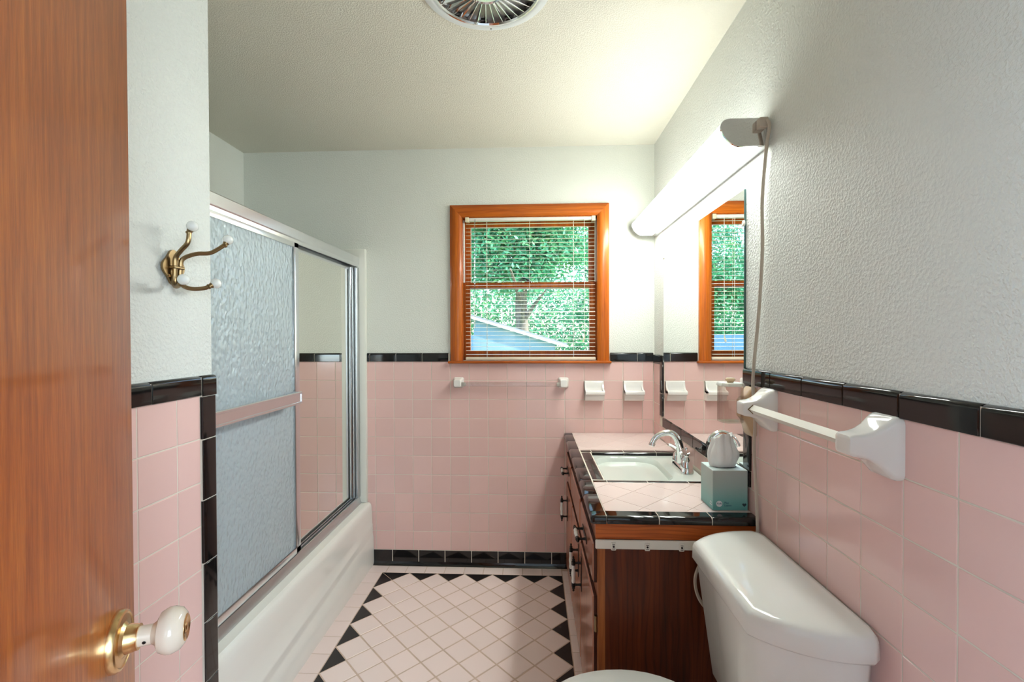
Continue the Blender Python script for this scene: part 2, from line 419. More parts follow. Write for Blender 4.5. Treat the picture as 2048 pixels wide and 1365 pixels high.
def wall_tile(parent, side, plane, a0, a1, b0, b1, mat, name='tile', t=0.006, zoff=0.0):
    """a: along the wall in world x or y, b: height; or x/y on floors"""
    w_, h_ = abs(a1-a0)-J, abs(b1-b0)-J
    if w_ < 0.006 or h_ < 0.006: return
    a, b = (a0+a1)/2, (b0+b1)/2
    loc = {'back': (a, plane+t, b), 'right': (plane+t, a, b), 'hook': (plane-t, a, b), 'alcove': (plane-t, a, b), 'floor': (a, b, plane-t)}[side]
    put(name, tile_mesh(w_, h_, mat, t), parent, AX[side], loc)
def cap(parent, side, plane, a0, a1, b0, b1, name='cap_tile', vert=None, t=0.012):
    """horizontal bullnose unless vert = +1/-1 (rounded edge towards +a or -a)"""
    a, b = (a0+a1)/2, (b0+b1)/2; u, v, n = AX[side]; th = 0.006
    loc = {'back': (a, plane+th, b), 'right': (plane+th, a, b), 'hook': (plane-th, a, b), 'alcove': (plane-th, a, b)}[side]
    if vert is None: put(name, cap_mesh(abs(a1-a0)-J, abs(b1-b0), M['black_tile'], t), parent, (u, v, n), loc)
    else:
        adir = {'back': X_, 'right': Y_, 'hook': Y_, 'alcove': Y_}[side]*vert
        uu = adir.cross(n)     # x axis so that y axis = adir
        put(name, cap_mesh(abs(b1-b0)-J, abs(a1-a0), M['black_tile'], t), parent, (uu, adir, n), loc)

# ------------------------------------------------------------------ setting
PB = 0.006   # plaster lies this far behind the tile face
wb = MB()
wb.box(XA-0.12, WX0, PB, 0.14, 0, ZC).box(WX1, XR+0.15, PB, 0.14, 0, ZC).box(WX0, WX1, PB, 0.14, 0, WZ0).box(WX0, WX1, PB, 0.14, WZ1, ZC)
wall_back = struct('wall_back', wb, M['plaster'])
part('grout', MB().box(XA, XR+PB, 0.0012, 0.0075, 0, BT+0.003), M['grout'], wall_back)
wall_right = struct('wall_right', MB().box(XR+PB, XR+0.15, YF, 0.14, 0, ZC), M['plaster_rough'])
part('grout', MB().box(XR+0.0012, XR+0.0075, YF, -1.163, 0, RT+0.003).box(XR+0.0012, XR+0.0075, -1.163, 0.006, 0, 0.903).box(XR+0.0012, XR+0.0075, -0.20, 0.006, 0.9, RT+0.003), M['grout'], wall_right)
wall_left = struct('wall_left', MB().box(XA-0.12, XN-PB, YF, YN, 0, ZC), M['plaster_rough'])
part('grout', MB().box(XN-0.0075, XN-0.0012, YF, YN-0.001, 0, BT+0.003), M['grout'], wall_left)
wall_alcove = struct('wall_alcove', MB().box(XA-0.12, XA-PB, YN-0.2, 0.14, 0, ZC), M['plaster'])
part('grout', MB().box(XA-0.0075, XA-0.0012, YN, 0.0, 0.30, BT+0.003), M['grout'], wall_alcove)
ceiling = struct('ceiling', MB().box(XA-0.12, XR+0.15, YF, 0.14, ZC, ZC+0.1), M['ceiling'])
floor = struct('floor', MB().box(XA-0.12, XR+0.15, YF, 0.14, -0.10, -0.0010), M['grout_floor'])
DX0, DX1, DZ = 0.690, 1.430, 2.03
wn_ = MB().box(XA-0.12, DX0, YF-0.12, YF, 0, ZC).box(DX1, XR+0.15, YF-0.12, YF, 0, ZC).box(DX0, DX1, YF-0.12, YF, DZ, ZC)
struct('wall_near', wn_, M['plaster'])
# the room behind the camera, with openings added for the fill lights
HY = -4.20
struct('floor_hall', MB().box(-1.6, 3.0, HY-0.12, YF, -0.10, -0.002), M['hall_floor'])
struct('ceiling_hall', MB().box(-1.6, 3.0, HY-0.12, YF-0.12, ZC, ZC+0.1), M['hall_wall'])
struct('wall_hall', MB().box(-1.6, -1.45, HY-0.12, HY, 0, ZC).box(-1.45, -0.25, HY-0.12, HY, 0, 0.9).box(-1.45, -0.25, HY-0.12, HY, 2.2, ZC).box(-0.25, 1.75, HY-0.12, HY, 0, ZC).box(2.95, 3.0, HY-0.12, HY, 0, ZC).box(1.75, 2.95, HY-0.12, HY, 0, 0.9).box(1.75, 2.95, HY-0.12, HY, 2.2, ZC)
       .box(-1.72, -1.6, HY-0.12, YF-0.12, 0, ZC).box(3.0, 3.12, HY-0.12, YF-0.12, 0, ZC).box(-1.6, XA-0.12, YF-0.12, YF, 0, ZC).box(XR+0.15, 3.0, YF-0.12, YF, 0, ZC), M['hall_wall'])

# ---- back wall tiles
DISH_COLS = (11, 13)
for c in range(-8, 15):
    x0, x1 = max(c*P, XA+0.001), min((c+1)*P, XR-0.001)
    if x1-x0 < 0.01: continue
    for r_ in range(10):
        z1 = BT-r_*P; z0 = z1-P
        if x1 < -0.16 and z0 < 0.30: continue          # behind the tub
        if -0.175 < (x0+x1)/2 < -0.045 and x0 > -0.175 and x1 < -0.045: continue   # behind the filler board
        if x0 > 1.12 and z0 < 0.70: continue           # behind the vanity
        wall_tile(wall_back, 'back', YB, x0, x1, z0, z1, M['pink'])
xs = [-0.0301+0.1533*k for k in range(-5, 12)]
for a, b in zip(xs[:-1], xs[1:]):
    a, b = max(a, XA+0.001), min(b, XR-0.001)
    if a > WX0-0.075 and b < WX1+0.075: continue
    if a < WX0-0.06 < b: b = WX0-0.060
    if a < WX1+0.055 < b: a = WX1+0.057
    if b-a > 0.01: cap(wall_back, 'back', YB, a, b, BT, BT+0.049)
xb = [-0.02] + [0.0951+0.1539*k for k in range(0, 8)]
for a, b in zip(xb[:-1], xb[1:]):
    b = min(b, 1.112)
    if b-a > 0.01:
        o = put('base_tile', tile_mesh(b-a-J*1.4, 0.085, M['black_tile'], 0.006), wall_back, AX['back'], ((a+b)/2, 0.006, 0.0435))
# foot of the cove base
part('base_cove', MB().prism([(0.0, 0.0), (-0.014, 0.0), (-0.0085, 0.003), (-0.004, 0.008), (-0.001, 0.018), (0.0, 0.02)], 'x', -0.02, 1.11), M['black_tile'], wall_back)

# ---- right wall tiles (the mirror and its black border leave a hole)
MY0, MY1, MZ0, MZ1 = -1.108, -0.196, 0.902, 1.800          # mirror
BY0, BY1, BZ0 = -1.160, -0.145, 0.852                      # outer edge of the border
for c in range(-10, 16):
    ya = -1.6409+c*P; yb = ya+P
    ya, yb = max(ya, YF+0.001), min(yb, -0.002)
    if yb-ya < 0.008: continue
    for r_ in range(11):
        z1 = RT-r_*P; z0 = max(z1-P, 0.001)
        if z1-z0 < 0.01: continue
        a0, a1, b0, b1 = ya, yb, z0, z1
        if a0 > -1.185 and b1 < 0.77: continue
        if a0 > -1.185 and b0 < 0.776: b0 = 0.776
        if a1 > BY0 and a0 < BY1 and b1 > BZ0:
            if b0 < BZ0-0.006: b1 = BZ0
            elif a0 < BY0-0.006: a1 = BY0
            elif a1 > BY1+0.006: a0 = BY1
            else: continue
        wall_tile(wall_right, 'right', XR, a0, a1, b0, b1, M['pink'])
ys = [-1.1285-0.1543*k for k in range(0, 12)]
for k, (a, b) in enumerate(zip(ys[1:], ys[:-1])):
    a = max(a, YF+0.002)
    if b-a < 0.01: continue
    if k == 0: b = -1.1105
    cap(wall_right, 'right', XR, a, b, RT, RT+0.050)
cap(wall_right, 'right', XR, -0.145, -0.010, RT, RT+0.050)
# black border round the mirror
y = BY0
for yy in [BY0+0.0512] + [BY0+0.0512+0.1526*k for k in range(1, 7)]:
    yy = min(yy, BY1)
    if yy-y > 0.01: cap(wall_right, 'right', XR, y, yy, BZ0, MZ0, 'border_tile')
    y = yy
for z0, z1 in ((MZ0, 1.0225), (1.0225, RT+0.05)):
    cap(wall_right, 'right', XR, MY1, BY1, z0, z1, 'border_tile', vert=-1)
for z0, z1 in ((MZ0, 1.0225), (1.0225, RT)):
    cap(wall_right, 'right', XR, BY0, MY0-0.002, z0, z1, 'border_tile', vert=1)

gj = 0.0030
part('cap_grout', MB().box(XR-gj, XR+0.005, YF+0.003, -1.112, RT, RT+0.046).box(XR-gj, XR+0.005, -0.145, -0.010, RT, RT+0.046)
     .box(XR-gj, XR+0.005, BY0+0.004, BY1, BZ0, MZ0-0.005).box(XR-gj, XR+0.005, MY1+0.005, BY1, MZ0, RT+0.046).box(XR-gj, XR+0.005, BY0, MY0-0.008, MZ0, RT), M['grout'], wall_right)
part('cap_grout', MB().box(XA+0.002, WX0-0.062, -gj, 0.005, BT, BT+0.045).box(WX1+0.060, XR-0.002, -gj, 0.005, BT, BT+0.045), M['grout'], wall_back)
part('cap_grout', MB().box(XN-0.005, XN+gj, YF+0.003, -1.4630, BT, BT+0.045).box(XN-0.005, XN+gj, -1.512, -1.4640, 0.002, BT+0.045), M['grout'], wall_left)
# ---- hook wall tiles
ycols = [-1.513, -1.5885]
while ycols[-1] > YF: ycols.append(ycols[-1]-P)
for yb, ya in zip(ycols[:-1], ycols[1:]):
    ya = max(ya, YF+0.001)
    for r_ in range(11):
        z1 = BT-r_*P; z0 = max(z1-P, 0.002)
        if z1-z0 > 0.01: wall_tile(wall_left, 'hook', XN, ya, yb, z0, z1, M['pink'])
yc = [-1.514, -1.6655]
while yc[-1] > YF: yc.append(yc[-1]-0.1535)
for yb, ya in zip(yc[:-1], yc[1:]): cap(wall_left, 'hook', XN, max(ya, YF+0.002), yb, BT, BT+0.049)
zj = [BT+0.049, BT-0.003, 1.0705, 0.917, 0.757, 0.607, 0.455, 0.302, 0.150, 0.0]
for k, (z1, z0) in enumerate(zip(zj[:-1], zj[1:])):
    if k == 0: cap(wall_left, 'hook', XN, -1.512, YN+0.004, z0, z1, 'corner_tile')
    else: cap(wall_left, 'hook', XN, -1.512, YN+0.004, z0, z1, 'border_tile', vert=1)

# ---- alcove tiles
for c in range(13):
    y1 = -0.002-c*P; y0 = max(y1-P, YN+0.001)
    if y1-y0 < 0.01: continue
    for r_ in range(8): wall_tile(wall_alcove, 'alcove', XA, y0, y1, BT-(r_+1)*P, BT-r_*P, M['pink'])
for k in range(10):
    y1 = -0.002-k*0.1535; y0 = max(y1-0.1535, YN+0.001)
    if y1-y0 > 0.01: cap(wall_alcove, 'alcove', XA, y0, y1, BT, BT+0.049)

# ---- floor tiles
FX0, FY0, HD = 0.0667, -0.0905, P*math.sqrt(2)/2
def fp(i, j): return (FX0+i*HD, FY0-j*HD)
dia = [(-HD, 0), (0, -HD), (HD, 0), (0, HD)]
def ftile(name, pts, c, mat):
    put(name, tri_mesh(pts, mat), floor, AX['floor'], (c[0], c[1], -0.006))
JMAX = 33
for i in range(1, 13):
    for j in range(1, JMAX):
        if (i+j) % 2 == 1: ftile('tile', [(a*0.975, b*0.975) for a, b in dia], fp(i, j), M['pink_floor'])
for k in range(0, JMAX//2):
    ftile('triangle_tile', [(0, HD), (0, -HD), (HD, 0)], fp(0, 2*k+1), M['black_floor'])
    ftile('triangle_tile', [(0, HD), (0, -HD), (-HD, 0)], fp(13, 2*k+2), M['black_floor'])
for k in range(6): ftile('triangle_tile', [(-HD, 0), (HD, 0), (0, -HD)], fp(2*k+1, 0), M['black_floor'])
ftile('triangle_tile', [(-HD, 0), (0, 0), (0, -HD)], fp(13, 0), M['black_floor'])
yy = -0.0905+0.0018
while yy > YF+0.02:                                    # border beside the tub
    y0 = max(yy-0.111, YF+0.002); wall_tile(floor, 'floor', 0.0, -0.022 if yy > YN else XN+0.002, FX0-0.002, y0, yy, M['pink_floor'], 'border_tile') if yy > YN-0.05 else None
    yy -= 0.111
XE = FX0+13*HD
yy = -0.036
while yy > YF+0.02:
    y0 = max(yy-0.111, YF+0.002)
    wall_tile(floor, 'floor', 0.0, XE+0.002, 1.110 if yy > -1.2 else XE+P, y0, yy, M['pink_floor'], 'border_tile'); yy -= 0.111
xx = 0.0815
for k in range(-1, 9):
    a, b = 0.1923-P+k*0.1100, 0.1923+k*0.1100
    a = max(a, -0.022); b = min(b, XE)
    if b-a > 0.012: wall_tile(floor, 'floor', 0.0, a, b, -0.0885, -0.014, M['pink_floor'], 'border_tile')

# ---- filler board between tub and window wall
struct('trim_1', MB().box(-0.170, -0.047, -0.024, 0.006, 0.368, 1.83, 0.003), M['white_paint'], 'white painted board behind the shower door jamb')

# ------------------------------------------------------------------ window
win = thing('window_1', (0.9, 0.05, 1.187), 'double hung window in orange varnished wood casing', 'window'); win['kind'] = 'structure'
def casing_prof(w_):  # cross-section: width w_, thickness
    return [(0, 0.006), (0, -0.012), (0.006, -0.017), (w_*0.5, -0.021), (w_-0.014, -0.019), (w_-0.006, -0.013), (w_, -0.010), (w_, 0.006)]
CO0, CO1, CZ1 = 0.4425, 1.3440, 2.0760
CW = 0.066
def mitre(p0, p1, inn, mat):
    """p0,p1: outer corner points (x,z); inn: unit inward direction (x,z); mitre at ends flagged"""
    pass
mb = MB(); pr = casing_prof(CW)
mb.rings([[(CO0+a+0, d, CZ1-a) for a, d in pr], [(CO1-a, d, CZ1-a) for a, d in pr]])
part('top_casing', mb, M['casing_wood_x'], win)
for s in (0, 1):
    mb = MB()
    if s == 0: mb.rings([[(CO0+a, d, CZ1-a) for a, d in pr], [(CO0+a, d, 1.187) for a, d in pr]])
    else: mb.rings([[(CO1-a, d, CZ1-a) for a, d in pr], [(CO1-a, d, 1.187) for a, d in pr]])
    part('side_casing', mb, M['casing_wood'], win)
part('sill', MB().box(0.4300, 1.3550, -0.032, 0.006, 1.1725, 1.1870, 0.005).box(WX0, WX1, 0.0, 0.14, 1.1725, 1.187), M['casing_wood_x'], win)
jb = MB().box(WX0, WX0+0.012, 0.0, 0.14, 1.187, WZ1).box(WX1-0.012, WX1, 0.0, 0.14, 1.187, WZ1).box(WX0, WX1, 0.0, 0.14, WZ1-0.006, WZ1)
part('jamb', jb, M['casing_wood'], win)
def sash(name, y0, y1, z0, z1, st, tr, br):
    x0, x1 = WX0+0.013, WX1-0.013
    f = MB().box(x0, x0+st, y0, y1, z0, z1).box(x1-st, x1, y0, y1, z0, z1).box(x0+st, x1-st, y0, y1, z1-tr, z1).box(x0+st, x1-st, y0, y1, z0, z0+br)
    s_ = part(name, f, M['casing_wood'], win)
    part('pane', MB().box(x0+st-0.004, x1-st+0.004, (y0+y1)/2-0.002, (y0+y1)/2+0.002, z0+br-0.004, z1-tr+0.004), M['pane'], s_)
sash('lower_sash', 0.046, 0.078, 1.188, 1.640, 0.036, 0.030, 0.056)
sash('upper_sash', 0.082, 0.112, 1.608, 2.004, 0.036, 0.034, 0.030)
part('side_track', MB().box(WX0+0.012, WX0+0.020, 0.030, 0.046, 1.64, 2.0).box(WX1-0.020, WX1-0.012, 0.030, 0.046, 1.64, 2.0), M['white_paint'], win, 'white metal sash track')
part('sash_lock', MB().box(0.868, 0.905, 0.050, 0.075, 1.640, 1.646).lathe([(0.010, 0), (0.010, 0.008), (0.004, 0.012)], (0.887, 0.062, 1.646), n=12).tube([(0.887, 0.062, 1.656), (0.868, 0.046, 1.662), (0.852, 0.040, 1.668)], [0.005, 0.004, 0.006], 8), M['black_iron'], win, 'black sash lock')

# ---- mini blind
bl = thing('mini_blind', (0.897, 0.012, 1.187), 'cream aluminium mini blind hanging open inside the window casing', 'blind')
BX0, BX1, BYC = 0.5300, 1.2680, 0.014
part('headrail', MB().box(BX0+0.008, BX1-0.008, BYC-0.013, BYC+0.013, 1.9870, 2.0050, 0.001), M['white_plastic'], bl)
for x in (BX0-0.002, BX1-0.020): part('end_bracket', MB().box(x, x+0.022, BYC-0.017, BYC+0.016, 1.9815, 2.0090, 0.003), M['cream_plastic'], bl, 'cream plastic end bracket')
NS = 35; SZ0, SZ1 = 1.2225, 1.9720
slat_me = {}
def slat_mesh(tilt):
    prof = []
    for k in range(5):
        t = -1+k/2; prof.append((t*0.0125, 0.0018*(1-t*t)))
    prof = [(a*math.cos(tilt)-b*math.sin(tilt), a*math.sin(tilt)+b*math.cos(tilt)) for a, b in prof]
    prof2 = prof + [(a, b-0.0005) for a, b in reversed(prof)]
    return MB().prism(prof2, 'x', BX0-0.897, BX1-0.897).mesh('slat', M['slat'])
sm = slat_mesh(math.radians(5)); sm2 = slat_mesh(math.radians(15))
for k in range(NS):
    z = SZ0+(SZ1-SZ0)*k/(NS-1)
    o = link('slat', sm2 if k == 11 else sm, bl, (0, BYC-0.012, z-1.187))
    if k == 11: o.rotation_euler = (0, math.radians(-0.35), 0)
part('bottom_rail', MB().box(BX0-0.002, BX1+0.003, BYC-0.013, BYC+0.012, 1.1910, 1.2075, 0.004), M['slat'], bl)
for x in (0.651, 0.8965, 1.1470):
    part('ladder_cord', MB().tube([(x, BYC-0.0135, 1.20), (x, BYC-0.0135, 1.988)], 0.0009, 5).tube([(x, BYC+0.0135, 1.20), (x, BYC+0.0135, 1.988)], 0.0009, 5), M['white_plastic'], bl)
part('wand', MB().tube([(0.586, BYC-0.020, 1.993), (0.585, BYC-0.022, 1.96), (0.583, BYC-0.022, 1.372)], 0.0033, 6).tube([(0.586, BYC-0.013, 1.997), (0.586, BYC-0.020, 1.993)], 0.002, 6), M['acrylic'], bl, 'clear plastic tilt wand')
lc = part('lift_cord', MB().tube([(1.206, BYC-0.016, 1.995), (1.207, BYC-0.020, 1.7), (1.206, BYC-0.022, 1.325)], 0.0012, 5), M['white_plastic'], bl)
part('tassel', MB().tube([(1.207, BYC-0.022, 1.33), (1.204, BYC-0.022, 1.312), (1.198, BYC-0.022, 1.294)], [0.002, 0.004, 0.006], 8), M['cream_plastic'], lc)

# ------------------------------------------------------------------ door
E_ = Vector(CP) + CR*(-0.4965) + CF*0.600        # edge of the door, at camera height
back = (-(CF*0.0552 + CR*(-0.0235))).normalized(); back.z = 0; back.normalize()
nrm = Vector((-back.y, back.x, 0))
if nrm.x < 0: nrm = -nrm
dw = 0.735
door = bpy.data.objects.new('door_1', None); COL.objects.link(door); tag(door, 'brown varnished flush door swung open into the room', 'door', None, 'structure')
door.location = (E_.x, E_.y, 0)
mm = frame(back, nrm, Z_, (E_.x, E_.y, 0)) if back.cross(nrm).z > 0 else frame(back, nrm, Z_, (E_.x, E_.y, 0))
# local frame: a along the leaf from the free edge to the hinge, n out of the visible face
def D(a, n, z): return (back.x*a + nrm.x*n, back.y*a + nrm.y*n, z)
def dbox(a0, a1, n0, n1, z0, z1, b=0.002):
    q = MB().box(a0, a1, n0, n1, z0, z1, b); q.v = [D(*p) for p in q.v]; return q
part('leaf', dbox(0.0, dw, -0.035, 0, 0.012, 2.02, 0.0025), M['door_wood'], door, world=False)
KZ, KA = 0.968, 0.062
kc = Vector(D(KA, 0, KZ)); nn3 = Vector((nrm.x, nrm.y, 0))
ks = part('rosette', MB().lathe([(0.0345, 0), (0.0345, 0.004), (0.0325, 0.0075), (0.030, 0.0085), (0.0285, 0.0075), (0.020, 0.008), (0.0165, 0.011), (0.0155, 0.017), (0.0145, 0.0215), (0.0145, 0.023), (0, 0.023)], kc, nn3, 36), M['brass'], door, 'polished brass rose plate', world=False)
kb = part('knob', MB().lathe([(0.0115, 0.022), (0.0112, 0.036), (0.014, 0.040), (0.0225, 0.044), (0.0262, 0.051), (0.0265, 0.057), (0.0235, 0.065), (0.0180, 0.0695), (0.015, 0.0700)], kc, nn3, 36), M['knob_white'], door, 'cream porcelain knob', world=False)
part('knob_cap', MB().lathe([(0.0155, 0.0685), (0.0155, 0.0705), (0.0135, 0.0715), (0.006, 0.0700), (0.0045, 0.0712), (0.0, 0.0715)], kc, nn3, 28), M['brass'], kb, 'brass centre cap', world=False)
part('set_screw', MB().lathe([(0.0022, 0.0), (0.0016, 0.0008)], Vector(kc)+nn3*0.030+Vector((back.x, back.y, 0))*0.0109+Vector((0, 0, -0.003)), (back.x, back.y, -0.2), 8), M['black_iron'], kb, world=False)
part('hinge', dbox(dw-0.004, dw+0.004, -0.02, 0.006, 0.25, 0.34, 0.001), M['brass'], door, world=False)
part('hinge', dbox(dw-0.004, dw+0.004, -0.02, 0.006, 1.70, 1.79, 0.001), M['brass'], door, world=False)

# ------------------------------------------------------------------ bathtub
tub = thing('bathtub', (-0.39, -0.73, 0), 'white enamel bathtub with panelled apron in the alcove', 'bathtub')
TX0, TX1, TY0, TY1, TH = XA+0.003, -0.024, YN+0.003, -0.003, 0.366
rim = MB()
cx, cy, hx, hy = (TX0+TX1)/2, (TY0+TY1)/2, (TX1-TX0)/2, (TY1-TY0)/2
def rr(hx_, hy_, r, z, n=6): return [(cx+a, cy+b, z) for a, b in rrect(hx_, hy_, r, n)]
rim.rings([rr(hx-0.012, hy, 0.010, TH-0.05), rr(hx-0.012, hy, 0.010, TH-0.004), rr(hx-0.016, hy-0.003, 0.012, TH), rr(hx-0.085, hy-0.075, 0.10, TH), rr(hx-0.098, hy-0.088, 0.10, TH-0.012),
           rr(hx-0.125, hy-0.13, 0.12, 0.20), rr(hx-0.16, hy-0.19, 0.13, 0.10), rr(hx-0.22, hy-0.26, 0.12, 0.075)])
part('basin', rim, M['white_enamel'], tub)
ap = MB()
NY = 40; rings = []
for k in range(NY+1):
    y = TY1+(TY0-TY1)*k/NY
    d = -y
    e = min(1.0, max(0.0, (d-0.20)/0.05)); e = e*e*(3-2*e)        # the panel starts away from the end
    r1 = 0.225-0.07*d; r2 = r1-0.050
    rec = 0.009*e
    prof = [(TX1-0.06, TH-0.001), (TX1-0.028, TH), (TX1-0.012, TH-0.004), (TX1-0.003, TH-0.016), (TX1, TH-0.034), (TX1+0.001, TH-0.050),
            (TX1+0.002-rec*0.25, TH-0.085), (TX1+0.003-rec*0.6, TH-0.125), (TX1+0.005-rec, r1+0.014), (TX1+0.005-rec*0.1, r1), (TX1+0.006-rec*0.1, r1-0.010), (TX1+0.006-rec*0.6, r2+0.012),
            (TX1+0.007-rec*0.5, r2), (TX1+0.010, r2-0.016), (TX1+0.011, 0.02), (TX1+0.009, 0.0), (TX1-0.06, 0.0)]
    rings.append([(a, y, z) for a, z in prof])
ap.rings(rings)
part('apron', ap, M['white_enamel'], tub, ang=60)

# ------------------------------------------------------------------ shower door
sh = thing('shower_door', (-0.11, -0.75, 0.366), 'aluminium framed sliding shower door standing on the tub rim', 'shower door')
SX0, SX1 = -0.145, -0.083
SY0, SY1 = YN+0.004, -0.025
hd = MB()
hp = [(SX1, 1.783), (SX1+0.003, 1.779), (SX1+0.003, 1.742), (SX1-0.002, 1.738), (SX1-0.004, 1.726), (SX1-0.008, 1.724), (SX1-0.008, 1.734), (SX0+0.008, 1.734), (SX0+0.008, 1.724), (SX0, 1.724), (SX0, 1.783)]
hd.prism(hp, 'y', SY0, SY1-0.001)
part('header', hd, M['aluminium'], sh)
part('jamb', MB().box(SX0+0.004, SX0+0.026, SY1-0.030, SY1, 0.405, 1.722).box(SX0+0.034, SX0+0.040, SY1-0.030, SY1, 0.405, 1.722).box(SX1-0.012, SX1, SY1-0.030, SY1, 0.405, 1.722, 0.002).box(SX0+0.004, SX1, SY1-0.006, SY1, 0.405, 1.722), M['satin'], sh)
part('jamb', MB().box(SX0, SX1, SY0, SY0+0.022, 0.405, 1.722, 0.002), M['aluminium'], sh)
tr = MB().prism([(SX1+0.006, 0.3665), (SX1+0.006, 0.372), (SX1, 0.388), (SX1-0.004, 0.405), (SX1-0.010, 0.405), (SX1-0.012, 0.380), (SX0+0.034, 0.380), (SX0+0.032, 0.398), (SX0+0.026, 0.398), (SX0+0.024, 0.376), (SX0, 0.372), (SX0, 0.3665)], 'y', SY0, SY1)
part('bottom_track', tr, M['satin'], sh)
part('track_groove', MB().box(SX0+0.036, SX1-0.014, SY0+0.02, SY1-0.03, 0.3795, 0.3815), M['dark_metal'], sh, 'dark track groove')  # darker strip laid along the bottom of the track
def sliding(name, xc, y0, y1, z0, z1, label, gl):
    f = part(name, MB().box(xc-0.009, xc+0.009, y1-0.037, y1, z0, z1, 0.0025).box(xc-0.009, xc+0.009, y0, y0+0.030, z0, z1, 0.0025)
             .box(xc-0.009, xc+0.009, y0, y1, z1-0.028, z1, 0.0025).box(xc-0.009, xc+0.009, y0, y1, z0, z0+0.028, 0.0025), M['aluminium'], sh, label)
    part('glass', MB().box(xc-0.0025, xc+0.0025, y0+0.026, y1-0.026, z0+0.024, z1-0.024), M['obscure'], f, gl)
    part('gasket', MB().box(xc+0.0095, xc+0.0078, y1-0.041, y1-0.036, z0+0.026, z1-0.026).box(xc+0.0095, xc+0.0078, y0+0.03, y1-0.03, z0+0.026, z0+0.030), M['dark_metal'], f)
    return f
po = sliding('outer_panel', -0.096, SY0+0.024, -0.697, 0.408, 1.733, 'outer sliding panel with towel bar', 'hammered obscure glass')
pi_ = part('inner_panel', MB().box(-0.135, -0.116, -0.775, -0.745, 0.400, 1.728, 0.002).box(-0.135, -0.115, -0.060, -0.048, 0.400, 1.728, 0.002)
           .box(-0.135, -0.116, -0.775, -0.048, 1.703, 1.728, 0.002).box(-0.135, -0.116, -0.775, -0.048, 0.396, 0.412, 0.002), M['aluminium'], sh, 'inner sliding panel with a mirror')
part('mirror_glass', MB().box(-0.124, -0.1174, -0.746, -0.058, 0.410, 1.705), M['door_mirror'], pi_, 'mirror set in the inner panel')
tb = MB().prism([(-0.026, 1.061), (-0.022, 1.058), (-0.019, 1.061), (-0.019, 1.066), (-0.022, 1.068), (-0.022, 1.098), (-0.019, 1.100), (-0.019, 1.105), (-0.022, 1.108), (-0.026, 1.105)], 'y', SY0+0.030, -0.812)
part('towel_bar', tb, M['aluminium'], po)
part('bar_bracket', MB().box(-0.088, -0.018, -0.814, -0.809, 1.060, 1.106, 0.001), M['aluminium'], po)

# ------------------------------------------------------------------ vanity cabinet
VX, VY0 = 1.114, -1.195
van = thing('vanity_cabinet', (1.36, -0.60, 0), 'brown stained wooden vanity cabinet under the tiled counter', 'cabinet')
ZT = 0.754
part('side_panel', MB().box(VX+0.021, XR-0.004, VY0, VY0+0.016, 0.0, 0.700), M['cab_side'], van, 'dark stained plywood end panel')
part('top_rail', MB().box(VX-0.008, XR-0.004, VY0-0.006, VY0+0.016, 0.700, ZT-0.001, 0.001), M['cab_rail'], van)
part('front_stile', MB().box(VX, VX+0.021, VY0-0.001, VY0+0.03, 0.0, 0.700), M['cab_stile'], van, 'lighter stained edge of the face frame')
part('face_frame', MB().box(VX, VX+0.018, VY0+0.03, -0.004, 0.002, 0.750), M['cab_front'], van)
part('back_body', MB().box(VX+0.018, XR-0.004, VY0+0.016, -0.004, 0.004, 0.575), M['cab_dark'], van)
def front(name, y0, y1, z0, z1):
    """overlay front with a lipped, dark edge"""
    x1 = VX-0.0005; x0 = VX-0.014
    o = part(name, MB().rings([[(x1, a, b) for a, b in ((y0, z0), (y1, z0), (y1, z1), (y0, z1))],
                               [(x0+0.005, a, b) for a, b in ((y0, z0), (y1, z0), (y1, z1), (y0, z1))],
                               [(x0, a, b) for a, b in ((y0+0.006, z0+0.006), (y1-0.006, z0+0.006), (y1-0.006, z1-0.006), (y0+0.006, z1-0.006))]]), M['cab_front'], van)
    part('edge_strip', MB().box(x0+0.004, x1, y0-0.0008, y0+0.001, z0, z1).box(x0+0.004, x1, y0, y1, z1-0.001, z1+0.0008), M['cab_edge'], o, 'dark stained edge')
    return o
def pull(parent, y, z, vert):
    x0 = VX-0.014; d = Vector((0, 0, 1)) if vert else Vector((0, 1, 0)); c = Vector((x0, y, z))
    e = Vector((0, 1, 0)) if vert else Vector((0, 0, 1))
    bp = MB()
    q = MB().box(-0.0025, 0, -0.010, 0.010, -0.066, 0.066, 0.001)
    bp.add([c + Vector((a, 0, 0)) + e*b + d*g for a, b, g in q.v], q.f)
    for s in (-1, 1):
        a = c + d*(0.043*s)
        bp.tube([a, a+Vector((-0.014, 0, 0)), a+Vector((-0.030, 0, 0))], [0.006, 0.0042, 0.0055], 8)
        bp.lathe([(0.0075, -0.008), (0.0075, 0.006), (0.005, 0.009), (0.0065, 0.013), (0.003, 0.018), (0.0045, 0.022), (0.001, 0.027)], a+Vector((-0.031, 0, 0)), d*s, 10)
    h = part('pull', bp, M['black_iron'], parent, 'black iron pull with white porcelain grip')
    part('grip', MB().lathe([(0.006, -0.036), (0.0078, -0.026), (0.0066, -0.016), (0.0086, -0.004), (0.0086, 0.004), (0.0066, 0.016), (0.0078, 0.026), (0.006, 0.036)], c+Vector((-0.031, 0, 0)), d, 12), M['porcelain'], h)
dr1 = front('drawer', -1.170, -0.795, 0.548, 0.672); pull(dr1, -0.955, 0.610, False)
front('false_front', -0.765, -0.345, 0.548, 0.672)
dr2 = front('drawer', -0.320, -0.030, 0.548, 0.672); pull(dr2, -0.175, 0.608, False)
d1 = front('cabinet_door', -1.170, -0.795, 0.030, 0.505); pull(d1, -0.835, 0.400, True)
d2 = front('cabinet_door', -0.785, -0.410, 0.030, 0.505); pull(d2, -0.725, 0.400, True)
